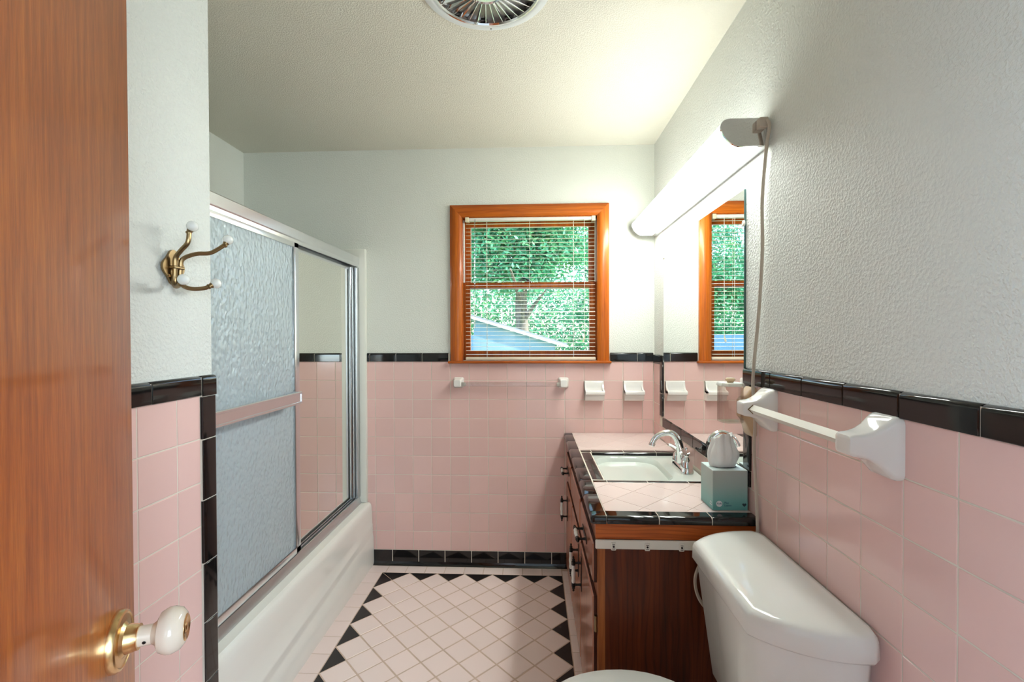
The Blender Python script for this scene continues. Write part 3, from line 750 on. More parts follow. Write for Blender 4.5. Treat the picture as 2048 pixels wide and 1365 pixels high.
d3 = front('cabinet_door', -0.400, -0.030, 0.030, 0.505); pull(d3, -0.130, 0.390, True)
for dd, z in ((d1, 0.11), (d1, 0.42)): part('hinge', MB().tube([(VX-0.004, -1.176, z-0.025), (VX-0.004, -1.176, z+0.025)], 0.005, 8), M['old_brass'], dd)

# ---- counter
ctr = thing('tiled_counter', (1.34, -0.60, 0.754), 'pink tiled counter with black bullnose edge on the vanity', 'counter')
CX0, CY0, CZ = 1.0885, -1.2180, 0.7765
SKX0, SKY0, SKY1 = 1.1915, -0.8560, -0.4370          # sink opening
mb = MB()
x0c, x1c, y0c, y1c = CX0+0.010, XR-0.003, CY0+0.010, -0.003
z0c, z1c = 0.7545, CZ-0.0016
mb.box(x0c, SKX0-0.004, y0c, y1c, z0c, z1c).box(SKX0-0.004, x1c, SKY1+0.004, y1c, z0c, z1c).box(SKX0-0.004, x1c, y0c, SKY0-0.004, z0c, z1c)
part('mortar_bed', mb, M['grout'], ctr)
def edge_tile(l, flip):
    """counter edge: flat top 48 mm wide, nose turned down; long side along x, nose towards +y"""
    prof = [(-0.0235, 0), (-0.0235, 0.005), (-0.0225, 0.006), (0.010, 0.006)]
    for k in range(6):
        a = PI/2*(1-k/5*1.25); prof.append((0.013+0.0115*math.cos(a), -0.0055+0.0115*math.sin(a)))
    prof += [(0.0235, -0.0150), (0.0225, -0.0175), (0.0120, -0.0175), (0.0120, 0)]
    d = 0.0012
    return MB().rings([[(-l/2, y*0.985, z*0.97) for y, z in prof], [(-l/2+d, y, z) for y, z in prof], [(l/2-d, y, z) for y, z in prof], [(l/2, y*0.985, z*0.97) for y, z in prof]]).mesh('edge_tile', M['black_tile'], ang=40)
def put_c(name, me, u, v, loc):
    o = bpy.data.objects.new(name, me); COL.objects.link(o); o.parent = ctr
    l = Vector(loc)-ctr.location; o.matrix_local = frame(u, v, u.cross(v), l); return o
zb = CZ-0.006
prof_b = [(-0.022, 0.0), (-0.022, 0.0046), (0.009, 0.0048)] + [(0.0125+0.0105*math.cos(PI/2*(1-k/5*1.25)), -0.0055+0.0103*math.sin(PI/2*(1-k/5*1.25))) for k in range(6)] + [(0.0220, -0.0165), (0.0120, -0.0165), (0.0120, 0.0)]
bead = MB()
bead.rings([[(CX0+0.0240-a, y, CZ-0.006+b) for a, b in prof_b] for y in (-1.172, -0.006)])
bead.rings([[(x, CY0+0.0240-a, CZ-0.006+b) for a, b in prof_b] for x in (1.139, XR-0.004)])
part('grout', bead, M['grout'], ctr)
yl = [-1.1740, -1.0170, -0.8620, -0.6960, -0.5330, -0.3780, -0.2110, -0.0560, -0.004]
for a, b in zip(yl[:-1], yl[1:]): put_c('edge_tile', edge_tile(b-a-0.003, 0), Y_, -X_, (CX0+0.0240, (a+b)/2, zb))
xl = [1.1375, 1.2962, 1.4546, XR-0.002]
for a, b in zip(xl[:-1], xl[1:]): put_c('edge_tile', edge_tile(b-a-0.003, 0), -X_, -Y_, ((a+b)/2, CY0+0.0240, zb))
# rounded corner piece
cm = MB(); rg = []
def cpl(off, z):
    pts = [(1.1360, CY0+off), (CX0+0.014, CY0+off)]
    out = []
    c0 = (CX0+0.014, CY0+0.014); rad = 0.014-off
    if rad < 0.002: rad = 0.002
    for k in range(5):
        a = PI*1.5-PI/2*k/4; out.append((c0[0]+rad*math.cos(a), c0[1]+rad*math.sin(a), z))
    return [(1.1360, CY0+off, z)] + out + [(CX0+off, -1.1755, z), (1.1360, -1.1755, z)]
cm.rings([cpl(0.001, CZ-0.0235), cpl(0.0, CZ-0.021), cpl(0.0, CZ-0.0115), cpl(0.0012, CZ-0.006), cpl(0.0042, CZ-0.0022), cpl(0.0090, CZ-0.0003), cpl(0.012, CZ)])
part('corner_tile', cm, M['black_tile'], ctr)
# pink field tiles, laid diagonally, clipped to the two fields
def clip(poly, x0, x1, y0, y1):
    for ax, val, sgn in ((0, x0, 1), (0, x1, -1), (1, y0, 1), (1, y1, -1)):
        out = []
        for i in range(len(poly)):
            a, b = poly[i], poly[(i+1) % len(poly)]
            da, db = sgn*(a[ax]-val), sgn*(b[ax]-val)
            if da >= 0: out.append(a)
            if (da >= 0) != (db >= 0):
                t = da/(da-db); out.append((a[0]+(b[0]-a[0])*t, a[1]+(b[1]-a[1])*t))
        poly = out
        if len(poly) < 3: return []
    return poly
def area(p): return abs(sum(p[i][0]*p[(i+1) % len(p)][1]-p[(i+1) % len(p)][0]*p[i][1] for i in range(len(p))))/2
for (fx0, fx1, fy0, fy1, oy) in ((1.1385, XR-0.002, -1.1715, SKY0-0.031, -0.985), (1.1385, XR-0.002, SKY1+0.050, -0.003, -0.13)):
    for i in range(-2, 9):
        for j in range(-6, 7):
            c = (1.19+i*HD, oy+j*HD)
            if (i+j) % 2: continue
            poly = clip([(c[0]+a*0.988, c[1]+b*0.988) for a, b in dia], fx0, fx1, fy0, fy1)
            if len(poly) < 3 or area(poly) < 0.0003: continue
            g = (sum(q[0] for q in poly)/len(poly), sum(q[1] for q in poly)/len(poly))
            sh_ = lambda k, z: [(g[0]+(q[0]-g[0])*k, g[1]+(q[1]-g[1])*k, z) for q in poly]
            part('tile', MB().rings([sh_(1, CZ-0.0058), sh_(1, CZ-0.001), sh_(0.985, CZ)]), M['pink_counter'], ctr)
# black surround of the sink: low rounded kerb
def kerb(name, x0, x1, y0, y1, ax, inner):
    """ax: long axis; inner: side (+1/-1) on which it rolls down into the sink"""
    w_ = (y1-y0) if ax == 'x' else (x1-x0)
    l = ((x1-x0) if ax == 'x' else (y1-y0))-0.003
    prof = [(-w_/2, 0), (-w_/2, 0.003), (-w_/2+0.003, 0.005)]
    if w_ > 0.045: prof.append((w_/2-0.022, 0.006))
    for k in range(6):
        a = PI/2*(1-k/5); rr_ = min(0.014, w_*0.4); prof.append((w_/2-rr_+rr_*math.cos(a), 0.006-rr_+rr_*math.sin(a)))
    prof.append((w_/2, -0.016)); prof.append((w_/2-0.006, -0.016)); prof.append((w_/2-0.006, 0))
    me = MB().rings([[(-l/2, a, b) for a, b in prof], [(l/2, a, b) for a, b in prof]]).mesh('surround_tile', M['black_tile'], ang=40)
    c = ((x0+x1)/2, (y0+y1)/2, zb)
    if ax == 'x': u, v = (X_*(1), Y_) if inner > 0 else (-X_, -Y_)
    else: u, v = (-Y_, X_) if inner > 0 else (Y_, -X_)
    put_c(name, me, u, v, c)
for a, b in zip([1.1395, 1.1905, 1.3430, 1.4950], [1.1905, 1.3430, 1.4950, XR-0.003]): kerb('surround_tile', a, b, SKY1-0.002, SKY1+0.048, 'x', -1)
for a, b in zip([1.1395, 1.1930, 1.3450, 1.4970], [1.1930, 1.3450, 1.4970, XR-0.003]): kerb('surround_tile', a, b, SKY0-0.030, SKY0+0.004, 'x', 1)
for a, b in zip([SKY0+0.005, -0.725, -0.575], [-0.727, -0.577, SKY1-0.004]): kerb('surround_tile', 1.1395, SKX0, a, b, 'y', 1)

# ---- sink
snk = thing('sink', (1.38, -0.645, 0.64), 'white rectangular porcelain sink set into the black tiled surround', 'sink')
sx0, sx1, sy0, sy1 = SKX0-0.003, XR-0.004, SKY0-0.003, SKY1+0.003
scx, scy = (sx0+sx1)/2, (sy0+sy1)/2
bcx = scx-0.055
def sr(cx_, cy_, hx_, hy_, r, z): return [(cx_+a, cy_+b, z) for a, b in rrect(hx_, hy_, r, 6)]
ZS = CZ-0.0155
part('basin', MB().rings([sr(scx, scy, (sx1-sx0)/2, (sy1-sy0)/2, 0.004, ZS-0.02), sr(scx, scy, (sx1-sx0)/2, (sy1-sy0)/2, 0.004, ZS), sr(bcx, scy, 0.140, 0.184, 0.085, ZS), sr(bcx, scy, 0.132, 0.176, 0.083, ZS-0.010),
      sr(bcx, scy, 0.122, 0.165, 0.085, ZS-0.05), sr(bcx, scy, 0.10, 0.14, 0.085, ZS-0.11), sr(bcx, scy, 0.06, 0.08, 0.055, ZS-0.135), sr(bcx, scy, 0.02, 0.02, 0.018, ZS-0.138)]), M['sink_white'], snk)
part('drain', MB().lathe([(0.021, 0), (0.021, 0.003), (0.015, 0.004), (0.010, 0.002), (0, 0.002)], (bcx, scy, ZS-0.138), n=20), M['chrome'], snk)

# ---- faucet
fc = thing('faucet', (1.545, -0.655, ZS), 'chrome two lever gooseneck faucet behind the sink', 'faucet')
FX, FY = 1.545, -0.655
bp = [(FX+a, FY+b) for a, b in rrect(0.026, 0.084, 0.025, 6)]
def scl(k, z): return [(FX+(a-FX)*k, FY+(b-FY)*(1-(1-k)*0.4), z) for a, b in bp]
part('base_plate', MB().rings([scl(1, ZS), scl(1, ZS+0.010), scl(0.93, ZS+0.014), scl(0.86, ZS+0.024), scl(0.80, ZS+0.027)]), M['chrome'], fc)
sp = bez((FX-0.004, FY, ZS+0.02), (FX-0.004, FY, ZS+0.10), (1.525, FY, 0.930), (1.470, FY, 0.9155), 10)[:-1] + bez((1.470, FY, 0.9155), (1.44, FY, 0.908), (1.425, FY, 0.892), (1.418, FY, 0.868), 10)
part('spout', MB().tube(sp, [0.0175-0.006*min(1, i/12) for i in range(len(sp))], 14, up=(0,1,0)).lathe([(0.0135, 0), (0.0135, 0.010), (0.010, 0.013)], (1.4195, FY, 0.872), (-0.28, 0, -1), 14), M['chrome'], fc)
for s in (-1, 1):
    y = FY+s*0.054
    hb = part('handle', MB().lathe([(0.025, 0.022), (0.025, 0.028), (0.0235, 0.034), (0.0225, 0.045), (0.019, 0.056), (0.012, 0.063), (0.009, 0.068), (0.0105, 0.073), (0.007, 0.080), (0, 0.081)], (FX, y, ZS), n=20), M['chrome'], fc)
    part('lever', MB().tube([(FX-0.004, y, ZS+0.074), (FX-0.018, y+s*0.012, ZS+0.082), (FX-0.030, y+s*0.022, ZS+0.087), (FX-0.036, y+s*0.028, ZS+0.086)], [0.006, 0.0052, 0.008, 0.005], 10, flat=1.3)
         .tube([(FX+0.002, y, ZS+0.074), (FX+0.014, y-s*0.004, ZS+0.080)], [0.006, 0.005], 10), M['chrome'], hb)
part('lift_rod', MB().tube([(FX+0.016, FY, ZS+0.02), (FX+0.016, FY, ZS+0.085)], 0.0025, 8).ball((FX+0.016, FY, ZS+0.088), 0.006, 10), M['chrome'], fc)

# ---- mirror
mir = thing('mirror', (XR+0.003, (MY0+MY1)/2, MZ0), 'large frameless wall mirror above the tiled backsplash', 'mirror')
part('glass', MB().box(XR-0.0005, XR+0.0055, MY0, MY1, MZ0-0.004, MZ1), M['mirror'], mir)
part('glass_edge', MB().box(XR-0.0004, XR+0.0055, MY0-0.002, MY0-0.0001, MZ0, MZ1), M['mirror_edge'], mir)
part('glass_edge', MB().box(XR-0.0004, XR+0.0055, MY1+0.0001, MY1+0.0015, RT+0.05, MZ1), M['mirror_edge'], mir)
for y, z in ((MY0-0.001, 1.690), (MY1+0.001, 1.735)):
    part('clip', MB().lathe([(0.010, 0), (0.010, 0.003), (0.006, 0.005), (0.003, 0.004), (0, 0.004)], (XR-0.001, y, z), (-1, 0, 0), 14), M['white_plastic'], mir, 'white plastic mirror clip')

# ---- vanity light
lt = thing('vanity_light', (1.53, -0.65, 1.92), 'lit fluorescent light fixture above the mirror', 'light fixture')
LY0, LY1 = -1.245, -0.052
XP = XR+PB
lp = [(XP-0.030, 1.8835), (1.5190, 1.8820)] + [tuple(p[:2]) for p in bez((1.5190, 1.882, 0), (1.4900, 1.8850, 0), (1.4640, 1.920, 0), (1.4630, 1.9380, 0), 8)[1:]] + [tuple(p[:2]) for p in bez((1.463, 1.938, 0), (1.4650, 1.9520, 0), (1.475, 1.9600, 0), (1.4900, 1.9610, 0), 5)[1:]] + [(XP-0.030, 1.9600)]
df = part('diffuser', MB().prism(lp, 'y', LY0, LY1), M['diffuser'], lt, 'glowing white diffuser')
df.data.materials.append(M['lamp_top']); df.data.materials.append(M['lamp_bottom'])
for f in df.data.polygons: f.material_index = 1 if f.normal.z > 0.95 else (2 if f.normal.z < -0.95 else 0)
part('back_channel', MB().box(XP-0.030, XP-0.0005, LY0, LY1, 1.880, 1.962), M['aluminium'], lt)
big = [(XP-0.0006, 1.8800)] + [(a-0.0015 if a < 1.55 else a, b-0.0015 if b < 1.92 else b+0.0015) for a, b in lp[:-1]] + [(XP-0.0006, 1.9625)]
for y0, y1, n in ((LY0-0.006, LY0+0.001, -1), (LY1-0.001, LY1+0.006, 1)):
    part('end_cap', MB().prism(big, 'y', y0, y1), M['chrome'], lt, 'bright metal end cap')
# ---- power cord with its plug
crd = thing('power_cord', (1.585, LY0-0.03, 1.85), 'beige flat cord hanging from the end of the vanity light to the floor', 'cord')
pk = MB().box(1.5635, 1.5880, LY0-0.030, LY0-0.0065, 1.9270, 1.9550, 0.003)
part('plug', pk, M['cord'], crd, 'beige plug on the metal end cap')
path = [(1.583, -1.276, 1.945), (1.588, -1.279, 1.925), (1.588, -1.262, 1.869), (1.5875, -1.240, 1.728), (1.587, -1.243, 1.581), (1.586, -1.226, 1.405), (1.575, -1.216, 1.222), (1.576, -1.214, 1.14), (1.580, -1.216, 1.062), (1.584, -1.203, 0.98), (1.584, -1.219, 0.831), (1.583, -1.2265, 0.77), (1.582, -1.2250, 0.735),
        (1.560, -1.2145, 0.68), (1.480, -1.2120, 0.655), (1.432, -1.2110, 0.645), (1.412, -1.2110, 0.615), (1.405, -1.2110, 0.58), (1.412, -1.2110, 0.54), (1.432, -1.2110, 0.505), (1.48, -1.2110, 0.46), (1.53, -1.211, 0.30), (1.53, -1.212, 0.12), (1.54, -1.215, 0.004)]
part('cable', MB().tube(smooth_path(path, 6), 0.0054, 8, flat=0.62), M['cord'], crd)

# ------------------------------------------------------------------ tissue box
tz = thing('tissue_box', (1.5322, -1.107, CZ), 'teal and grey cube tissue box with a white tissue on the counter corner', 'tissue box', rz=math.radians(1.0))
hw, hdp, hh = 0.0545, 0.049, 0.1265
part('carton', MB().box(-hw, hw, -hdp, hdp, 0.0005, hh, 0.0012), M['carton'], tz, world=False)
part('carton_top', MB().rings([[(a, b, hh-0.0002) for a, b in rrect(hw-0.001, hdp-0.001, 0.001, 2)], [(a, b, hh+0.0006) for a, b in rrect(hw-0.001, hdp-0.001, 0.001, 2)]]), M['carton_top'], tz, 'pale top of the carton', world=False)
part('opening', MB().rings([[(0.040*math.cos(2*PI*k/24), 0.026*math.sin(2*PI*k/24), z) for k in range(24)] for z in (hh+0.0003, hh+0.0012)]), M['print_dark'], tz, 'dark oval slot', world=False)
rg = []
NT = 72
for q in range(15):
    u = q/14; h = 0.094*u
    rx = 0.037+0.006*math.sin(PI*min(1, u*1.25))-0.007*u**3; ry = 0.018+0.009*math.sin(PI*min(1, u*1.3))-0.004*u**2
    ring = []
    for k in range(NT):
        a = 2*PI*k/NT
        f = 1 + 0.20*(abs(math.sin(2.5*a+0.5*u))-0.6) + 0.16*(abs(math.sin(4.5*a+1.1-0.6*u))-0.6)*(0.5+u)
        f += 0.24*math.exp(-((u-0.45)/0.22)**2)*math.exp(-((a-6.0)/0.30)**2)
        jag = (0.009*math.sin(a+2.2)+0.005*math.sin(3*a)+0.006*abs(math.sin(4.5*a)))*max(0, (u-0.55)/0.45)
        ring.append((rx*f*math.cos(a)-0.004, ry*f*math.sin(a), hh+0.0008+h+jag))
    rg.append(ring)
rg.append([(x*0.72-0.001, y*0.55, z-0.006) for x, y, z in rg[-1]])
rg.append([(x*0.5, y*0.3, z-0.010) for x, y, z in rg[-1]])
part('tissue', MB().rings(rg), M['tissue'], tz, 'crumpled white tissue', world=False, ang=40)
part('round_badge', MB().lathe([(0.0095, 0), (0.0095, 0.0005), (0, 0.0005)], (-hw+0.020, -hdp-0.0001, 0.0215), (0, -1, 0), 24), M['print_white'], tz, world=False)
def text(body, size, loc, mat, parent, name, align='CENTER', rot=(PI/2, 0, 0), shear=0.0):
    cu = bpy.data.curves.new(name, 'FONT'); cu.body = body; cu.size = size; cu.align_x = align; cu.align_y = 'CENTER'; cu.extrude = 0.0002; cu.shear = shear
    tmp = bpy.data.objects.new(name, cu); COL.objects.link(tmp); bpy.context.view_layer.update()
    me = bpy.data.meshes.new_from_object(tmp.evaluated_get(bpy.context.evaluated_depsgraph_get()))
    bpy.data.objects.remove(tmp); me.materials.clear(); me.materials.append(mat)
    o = link(name, me, parent, loc); o.rotation_euler = rot; return o
text('Puffs', 0.0085, (-hw+0.020, -hdp-0.0008, 0.0220), M['print_blue'], tz, 'lettering', shear=0.2)
text('Plus\nLotion', 0.0085, (-hw+0.036, -hdp-0.0004, 0.0205), M['print_blue'], tz, 'lettering', 'LEFT')
text('Plus\nLotion', 0.0070, (-hw-0.0004, -hdp+0.014, 0.020), M['print_white'], tz, 'lettering', 'CENTER', (PI/2, 0, -PI/2))
hs = [(0.0065*(16*math.sin(t)**3)/16, 0.0065*(13*math.cos(t)-5*math.cos(2*t)-2*math.cos(3*t)-math.cos(4*t))/16) for t in [2*PI*k/24 for k in range(24)]]
part('heart_mark', MB().prism([(hw-0.011+a, 0.0185+b) for a, b in hs], 'y', -hdp-0.0006, -hdp-0.0001), M['print_dark'], tz, world=False)

# ------------------------------------------------------------------ towel bars
def loft_post(mb, c, axis_out, up, side, dims):
    """dims: list of (distance out, half width, half height, centre height offset)"""
    c = Vector(c); rings = []
    for d, hw_, hh_, zo in dims:
        rings.append([c + axis_out*d + side*a + up*(b+zo) for a, b in rrect(hw_, hh_, min(hw_, hh_)*0.35, 3)])
    mb.rings(rings); return mb
RB = thing('towel_bar', (XR, -1.496, 1.118), 'white ceramic towel bar on the right wall above the toilet tank', 'towel bar')
dims = [(0, 0.039, 0.060, 0), (0.008, 0.039, 0.060, 0), (0.015, 0.037, 0.057, 0), (0.024, 0.035, 0.048, 0.001), (0.036, 0.032, 0.036, 0.002), (0.050, 0.029, 0.027, 0.003), (0.064, 0.026, 0.0225, 0.003), (0.080, 0.024, 0.0205, 0.003), (0.086, 0.0215, 0.018, 0.003), (0.088, 0.016, 0.013, 0.003)]
for y in (-1.716, -1.277):
    part('post', loft_post(MB(), (XR, y, 1.117), Vector((-1, 0, 0)), Z_, Y_, dims), M['porcelain_warm'], RB, 'white ceramic post')
q = [(0.0128*math.cos(PI/2*k), 0.0128*math.sin(PI/2*k)) for k in range(4)]
part('bar', MB().prism([(1.535+a, 1.1200+b) for a, b in q], 'y', -1.693, -1.300), M['white_plastic'], RB, 'white square bar set on its corner')
part('socket', MB().prism([(1.535+a*1.25, 1.1200+b*1.25) for a, b in q], 'y', -1.3035, -1.3005), M['old_brass'], RB, 'tarnished brown socket rim')
TB2 = thing('towel_bar', (0.79, 0.0, 1.060), 'clear acrylic towel bar under the window on the back wall', 'towel bar')
dims2 = [(0, 0.030, 0.030, 0), (0.006, 0.030, 0.030, 0), (0.014, 0.026, 0.026, 0), (0.030, 0.0225, 0.0225, 0), (0.052, 0.0215, 0.0215, 0), (0.058, 0.018, 0.018, 0)]
for x in (0.488, 1.087):
    part('post', loft_post(MB(), (x, 0.0, 1.062), Vector((0, -1, 0)), Z_, X_, dims2), M['porcelain_warm'], TB2, 'white ceramic post')
part('bar', MB().box(0.492, 1.083, -0.048, -0.028, 1.0445, 1.0675, 0.003), M['acrylic'], TB2, 'clear acrylic bar')
part('bar_end', MB().box(0.505, 0.532, -0.0475, -0.0285, 1.0465, 1.0655, 0.003), M['white_plastic'], TB2)
part('bar_end', MB().box(1.048, 1.070, -0.0475, -0.0285, 1.0465, 1.0655, 0.003), M['white_plastic'], TB2)

# ------------------------------------------------------------------ soap dish and tumbler holder
def dish(name, x0, label, cat, holes):
    t = thing(name, (x0+P/2, 0.0, 1.018), label, cat)
    a0, a1 = x0+0.0015, x0+P-0.0015; z1, z0 = BT-P-0.0005, BT-2*P+0.001
    body = MB()
    # back plate with a hollow, a projecting tray and a sloping underside
    prof = [(0.0, z1), (-0.012, z1), (-0.016, z1-0.004), (-0.015, z1-0.030), (-0.020, z1-0.052), (-0.050, z1-0.0565), (-0.058, z1-0.052), (-0.063, z1-0.054), (-0.065, z1-0.060), (-0.064, z1-0.070), (-0.058, z1-0.074), (-0.047, z1-0.076), (-0.040, z0+0.004), (-0.036, z0), (0.0, z0)]
    body.prism(prof, 'x', a0, a1)
    b = part('body', body, M['porcelain_warm'], t, ang=50)
    for s, xa in ((1, a0), (-1, a1)):
        sp_ = [(-0.006, z1), (-0.016, z1-0.003), (-0.022, z1-0.030), (-0.034, z1-0.046), (-0.058, z1-0.0515), (-0.064, z1-0.060), (-0.030, z1-0.068), (-0.006, z1-0.06)]
        part('side_lip', MB().prism(sp_, 'x', xa, xa+s*0.009), M['porcelain_warm'], t, ang=50)
    if holes:
        for xx_ in (x0+0.026, x0+P/2+0.005-0.02, x0+P-0.026):
            part('brush_slot', MB().lathe([(0.0065, 0), (0.0065, 0.0008), (0, 0.0008)], (xx_, -0.042, z1-0.0553), n=12), M['rubber'], t, 'dark brush slot')
    else:
        for k in range(4): part('rib', MB().box(a0+0.02+k*0.02, a0+0.024+k*0.02, -0.052, -0.02, z1-0.0585, z1-0.0530, 0.001), M['porcelain_warm'], t)
    return t
dish('soap_dish', 11*P, 'white ceramic soap dish set in the tile, nearer the window', 'soap dish', False)
dish('toothbrush_holder', 13*P, 'white ceramic toothbrush holder with slots set in the tile near the mirror', 'toothbrush holder', True)

# ------------------------------------------------------------------ cup dispenser on the right wall
cu_ = thing('cup_dispenser', (XR, -1.165, 1.09), 'smoky plastic cup dispenser on a stained ceramic bracket beside the mirror', 'cup dispenser')
part('bracket', loft_post(MB(), (XR, -1.1665, 1.093), Vector((-1, 0, 0)), Z_, Y_, [(0, 0.030, 0.076, 0), (0.010, 0.030, 0.076, 0), (0.016, 0.027, 0.070, 0), (0.024, 0.022, 0.050, 0.004), (0.034, 0.018, 0.034, 0.010), (0.042, 0.014, 0.026, 0.010)]), M['ceramic_tan'], cu_, 'stained cream ceramic bracket')
BXa, BXb, BYa, BYb, BZa, BZb = 1.4950, 1.5610, -1.198, -1.133, 1.060, 1.1720
cxb, cyb = (BXa+BXb)/2, (BYa+BYb)/2
def oct_(k, z):
    h1, h2, c_ = (BXb-BXa)/2*k, (BYb-BYa)/2*k, 0.014*k
    return [(cxb+a, cyb+b, z) for a, b in ((h1, -h2+c_), (h1, h2-c_), (h1-c_, h2), (-h1+c_, h2), (-h1, h2-c_), (-h1, -h2+c_), (-h1+c_, -h2), (h1-c_, -h2))]
part('cup_box', MB().rings([oct_(1, BZa), oct_(1, BZb), oct_(0.94, BZb), oct_(0.94, BZa+0.004)]), M['smoky'], cu_, 'smoky clear box')
ld = part('lid', MB().rings([oct_(1.06, BZb+0.0003), oct_(1.06, BZb+0.005), oct_(0.98, BZb+0.010)]), M['white_plastic'], cu_, 'white lid')
part('lid_knob', MB().lathe([(0.008, 0.009), (0.010, 0.013), (0.014, 0.017), (0.0145, 0.021), (0.011, 0.025), (0, 0.026)], (cxb, cyb, BZb), n=16), M['ceramic_tan'], ld, 'brownish knob')

# ------------------------------------------------------------------ coat hook on the left wall
hk = thing('coat_hook', (XN, -1.597, 1.489), 'antique brass double coat hook with four white porcelain balls on the left wall', 'coat hook')
pl = []
for k in range(40):
    a = 2*PI*k/40
    r = 0.024*(1+0.16*math.cos(4*a)*0.5)
    pl.append((-1.5985+0.0285*math.cos(a)*(1+0.14*math.cos(4*a)), 1.4905+0.0370*math.sin(a)*(1-0.10*math.cos(4*a+PI))))
part('back_plate', MB().prism(pl, 'x', XN-0.0005, XN+0.005), M['old_brass'], hk)
part('screw', MB().lathe([(0.004, 0), (0.003, 0.002), (0, 0.0025)], (XN+0.005, -1.6130, 1.470), (1, 0, 0), 10), M['brass'], hk)
part('screw', MB().lathe([(0.004, 0), (0.003, 0.002), (0, 0.0025)], (XN+0.005, -1.5850, 1.512), (1, 0, 0), 10), M['brass'], hk)
def arm(pts, r):
    p = smooth_path(pts, 6); n = len(p)
    a = part('arm', MB().tube(p, r, 10), M['old_brass'], hk)
    d = (p[-1]-p[-3]).normalized(); e = p[-1]
    part('collar', MB().lathe([(r*1.0, -0.010), (r*1.35, -0.008), (r*1.1, -0.004), (r*1.4, 0.0), (r*1.2, 0.002)], e, d, 12), M['old_brass'], a)
    part('ball', MB().ball(e+d*0.0105, 0.0122, 18), M['porcelain'], a, 'white porcelain ball')
# near hook: upper and lower arm, then far hook
arm([(XN+0.012, -1.6060, 1.462), (XN+0.014, -1.6070, 1.490), (XN+0.016, -1.6070, 1.512), (XN+0.030, -1.6080, 1.5285), (XN+0.046, -1.6090, 1.545), (XN+0.048, -1.6065, 1.568), (XN+0.050, -1.606, 1.574)], 0.0050)
arm([(XN+0.012, -1.6060, 1.475), (XN+0.013, -1.6100, 1.452), (XN+0.026, -1.618, 1.444), (XN+0.046, -1.631, 1.449), (XN+0.052, -1.635, 1.452)], 0.0050)
arm([(XN+0.012, -1.5900, 1.462), (XN+0.013, -1.5890, 1.490), (XN+0.016, -1.5860, 1.512), (XN+0.032, -1.5640, 1.5275), (XN+0.050, -1.5400, 1.534), (XN+0.066, -1.516, 1.556), (XN+0.0690, -1.5110, 1.563)], 0.0050)
arm([(XN+0.012, -1.5900, 1.475), (XN+0.013, -1.5850, 1.452), (XN+0.024, -1.570, 1.444), (XN+0.040, -1.551, 1.447), (XN+0.050, -1.5370, 1.4555)], 0.0050)
part('band', MB().box(XN+0.004, XN+0.020, -1.6135, -1.5830, 1.486, 1.493, 0.002), M['old_brass'], hk)

# ------------------------------------------------------------------ plastic hook strip on the vanity side
st = thing('hook_strip', (1.27, VY0, 0.69), 'white plastic hook strip screwed to the end of the vanity', 'hook strip')
part('strip', MB().box(1.1045, 1.420, VY0-0.014, VY0-0.0062, 0.6720, 0.7000, 0.002), M['white_plastic'], st)
for x in (1.1590, 1.2615, 1.3650):
    c = part('clip', MB().box(x-0.0075, x+0.0075, VY0-0.0185, VY0-0.012, 0.6700, 0.6935, 0.0015), M['white_plastic'], st)
    part('screw', MB().lathe([(0.0032, 0), (0.0032, 0.001), (0, 0.0012)], (x, VY0-0.0185, 0.6820), (0, -1, 0), 10), M['black_iron'], c)
    part('slot', MB().box(x-0.004, x+0.004, VY0-0.0192, VY0-0.0180, 0.6875, 0.6890).box(x-0.004, x+0.004, VY0-0.0192, VY0-0.0180, 0.6745, 0.6760), M['black_iron'], c)

# ------------------------------------------------------------------ toilet
to = thing('toilet', (1.30, -1.477, 0), 'white porcelain toilet with a tank lid of bowed outline against the right wall', 'toilet')
TYC = -1.4770
def tank_plan(front, halfflat, half, back, n=9, pw=1.0):
    """outline of tank: flat front between +-halfflat, curved cheeks to the wall"""
    pts = []
    ctrl = lambda s: [Vector((front, s*halfflat, 0)), Vector((front+0.045, s*(halfflat+0.050), 0)), Vector((front+0.115, s*half*1.003, 0)), Vector((back-0.022, s*(half-0.002), 0))]
    a = ctrl(-1); b = ctrl(1)
    p1 = [tuple(p[:2]) for p in bez(*a, n)]; p2 = [tuple(p[:2]) for p in bez(*b, n)]
    out = p1 + [(back-0.006, -half+0.014), (back, -half+0.036), (back, half-0.036), (back-0.006, half-0.014)] + p2[::-1]
    return [(x, TYC+y) for x, y in out]
def ring_(pl, z): return [(x, y, z) for x, y in pl]
lid = MB()
L0 = lambda d: tank_plan(1.3620+d, 0.166-d*0.3, 0.253-d, 1.5870-d*0.5)
LS = lambda k, z: [(1.475+(x-1.475)*k, TYC+(y-TYC)*(1-(1-k)*0.45), z) for x, y in L0(0.010)]
lid.rings([ring_(L0(0.010), 0.6950), ring_(L0(0.003), 0.6960), ring_(L0(0.0), 0.7010), ring_(L0(0.001), 0.7330), ring_(L0(0.004), 0.7420), ring_(L0(0.010), 0.7475), LS(0.90, 0.7500), LS(0.78, 0.7520), LS(0.5, 0.7532)])
part('tank_lid', lid, M['porcelain'], to, ang=60)
tk = MB()
K = lambda d, e: tank_plan(1.3755+d, 0.164-e*0.7, 0.238-e, 1.5850-0.002)
tk.rings([ring_(K(0.045, 0.045), 0.375), ring_(K(0.034, 0.036), 0.390), ring_(K(0.028, 0.030), 0.44), ring_(K(0.012, 0.012), 0.58), ring_(K(0.003, 0.003), 0.66), ring_(K(0.0, 0.0), 0.6955)])
part('tank', tk, M['porcelain'], to, ang=60)
BCX, BCY = 1.160, -1.487
def oval(a, b, z, cx_=BCX, n=36): return [(cx_+a*math.cos(2*PI*k/n)*(1.12 if math.cos(2*PI*k/n) < 0 else 1.0), BCY+b*math.sin(2*PI*k/n), z) for k in range(n)]
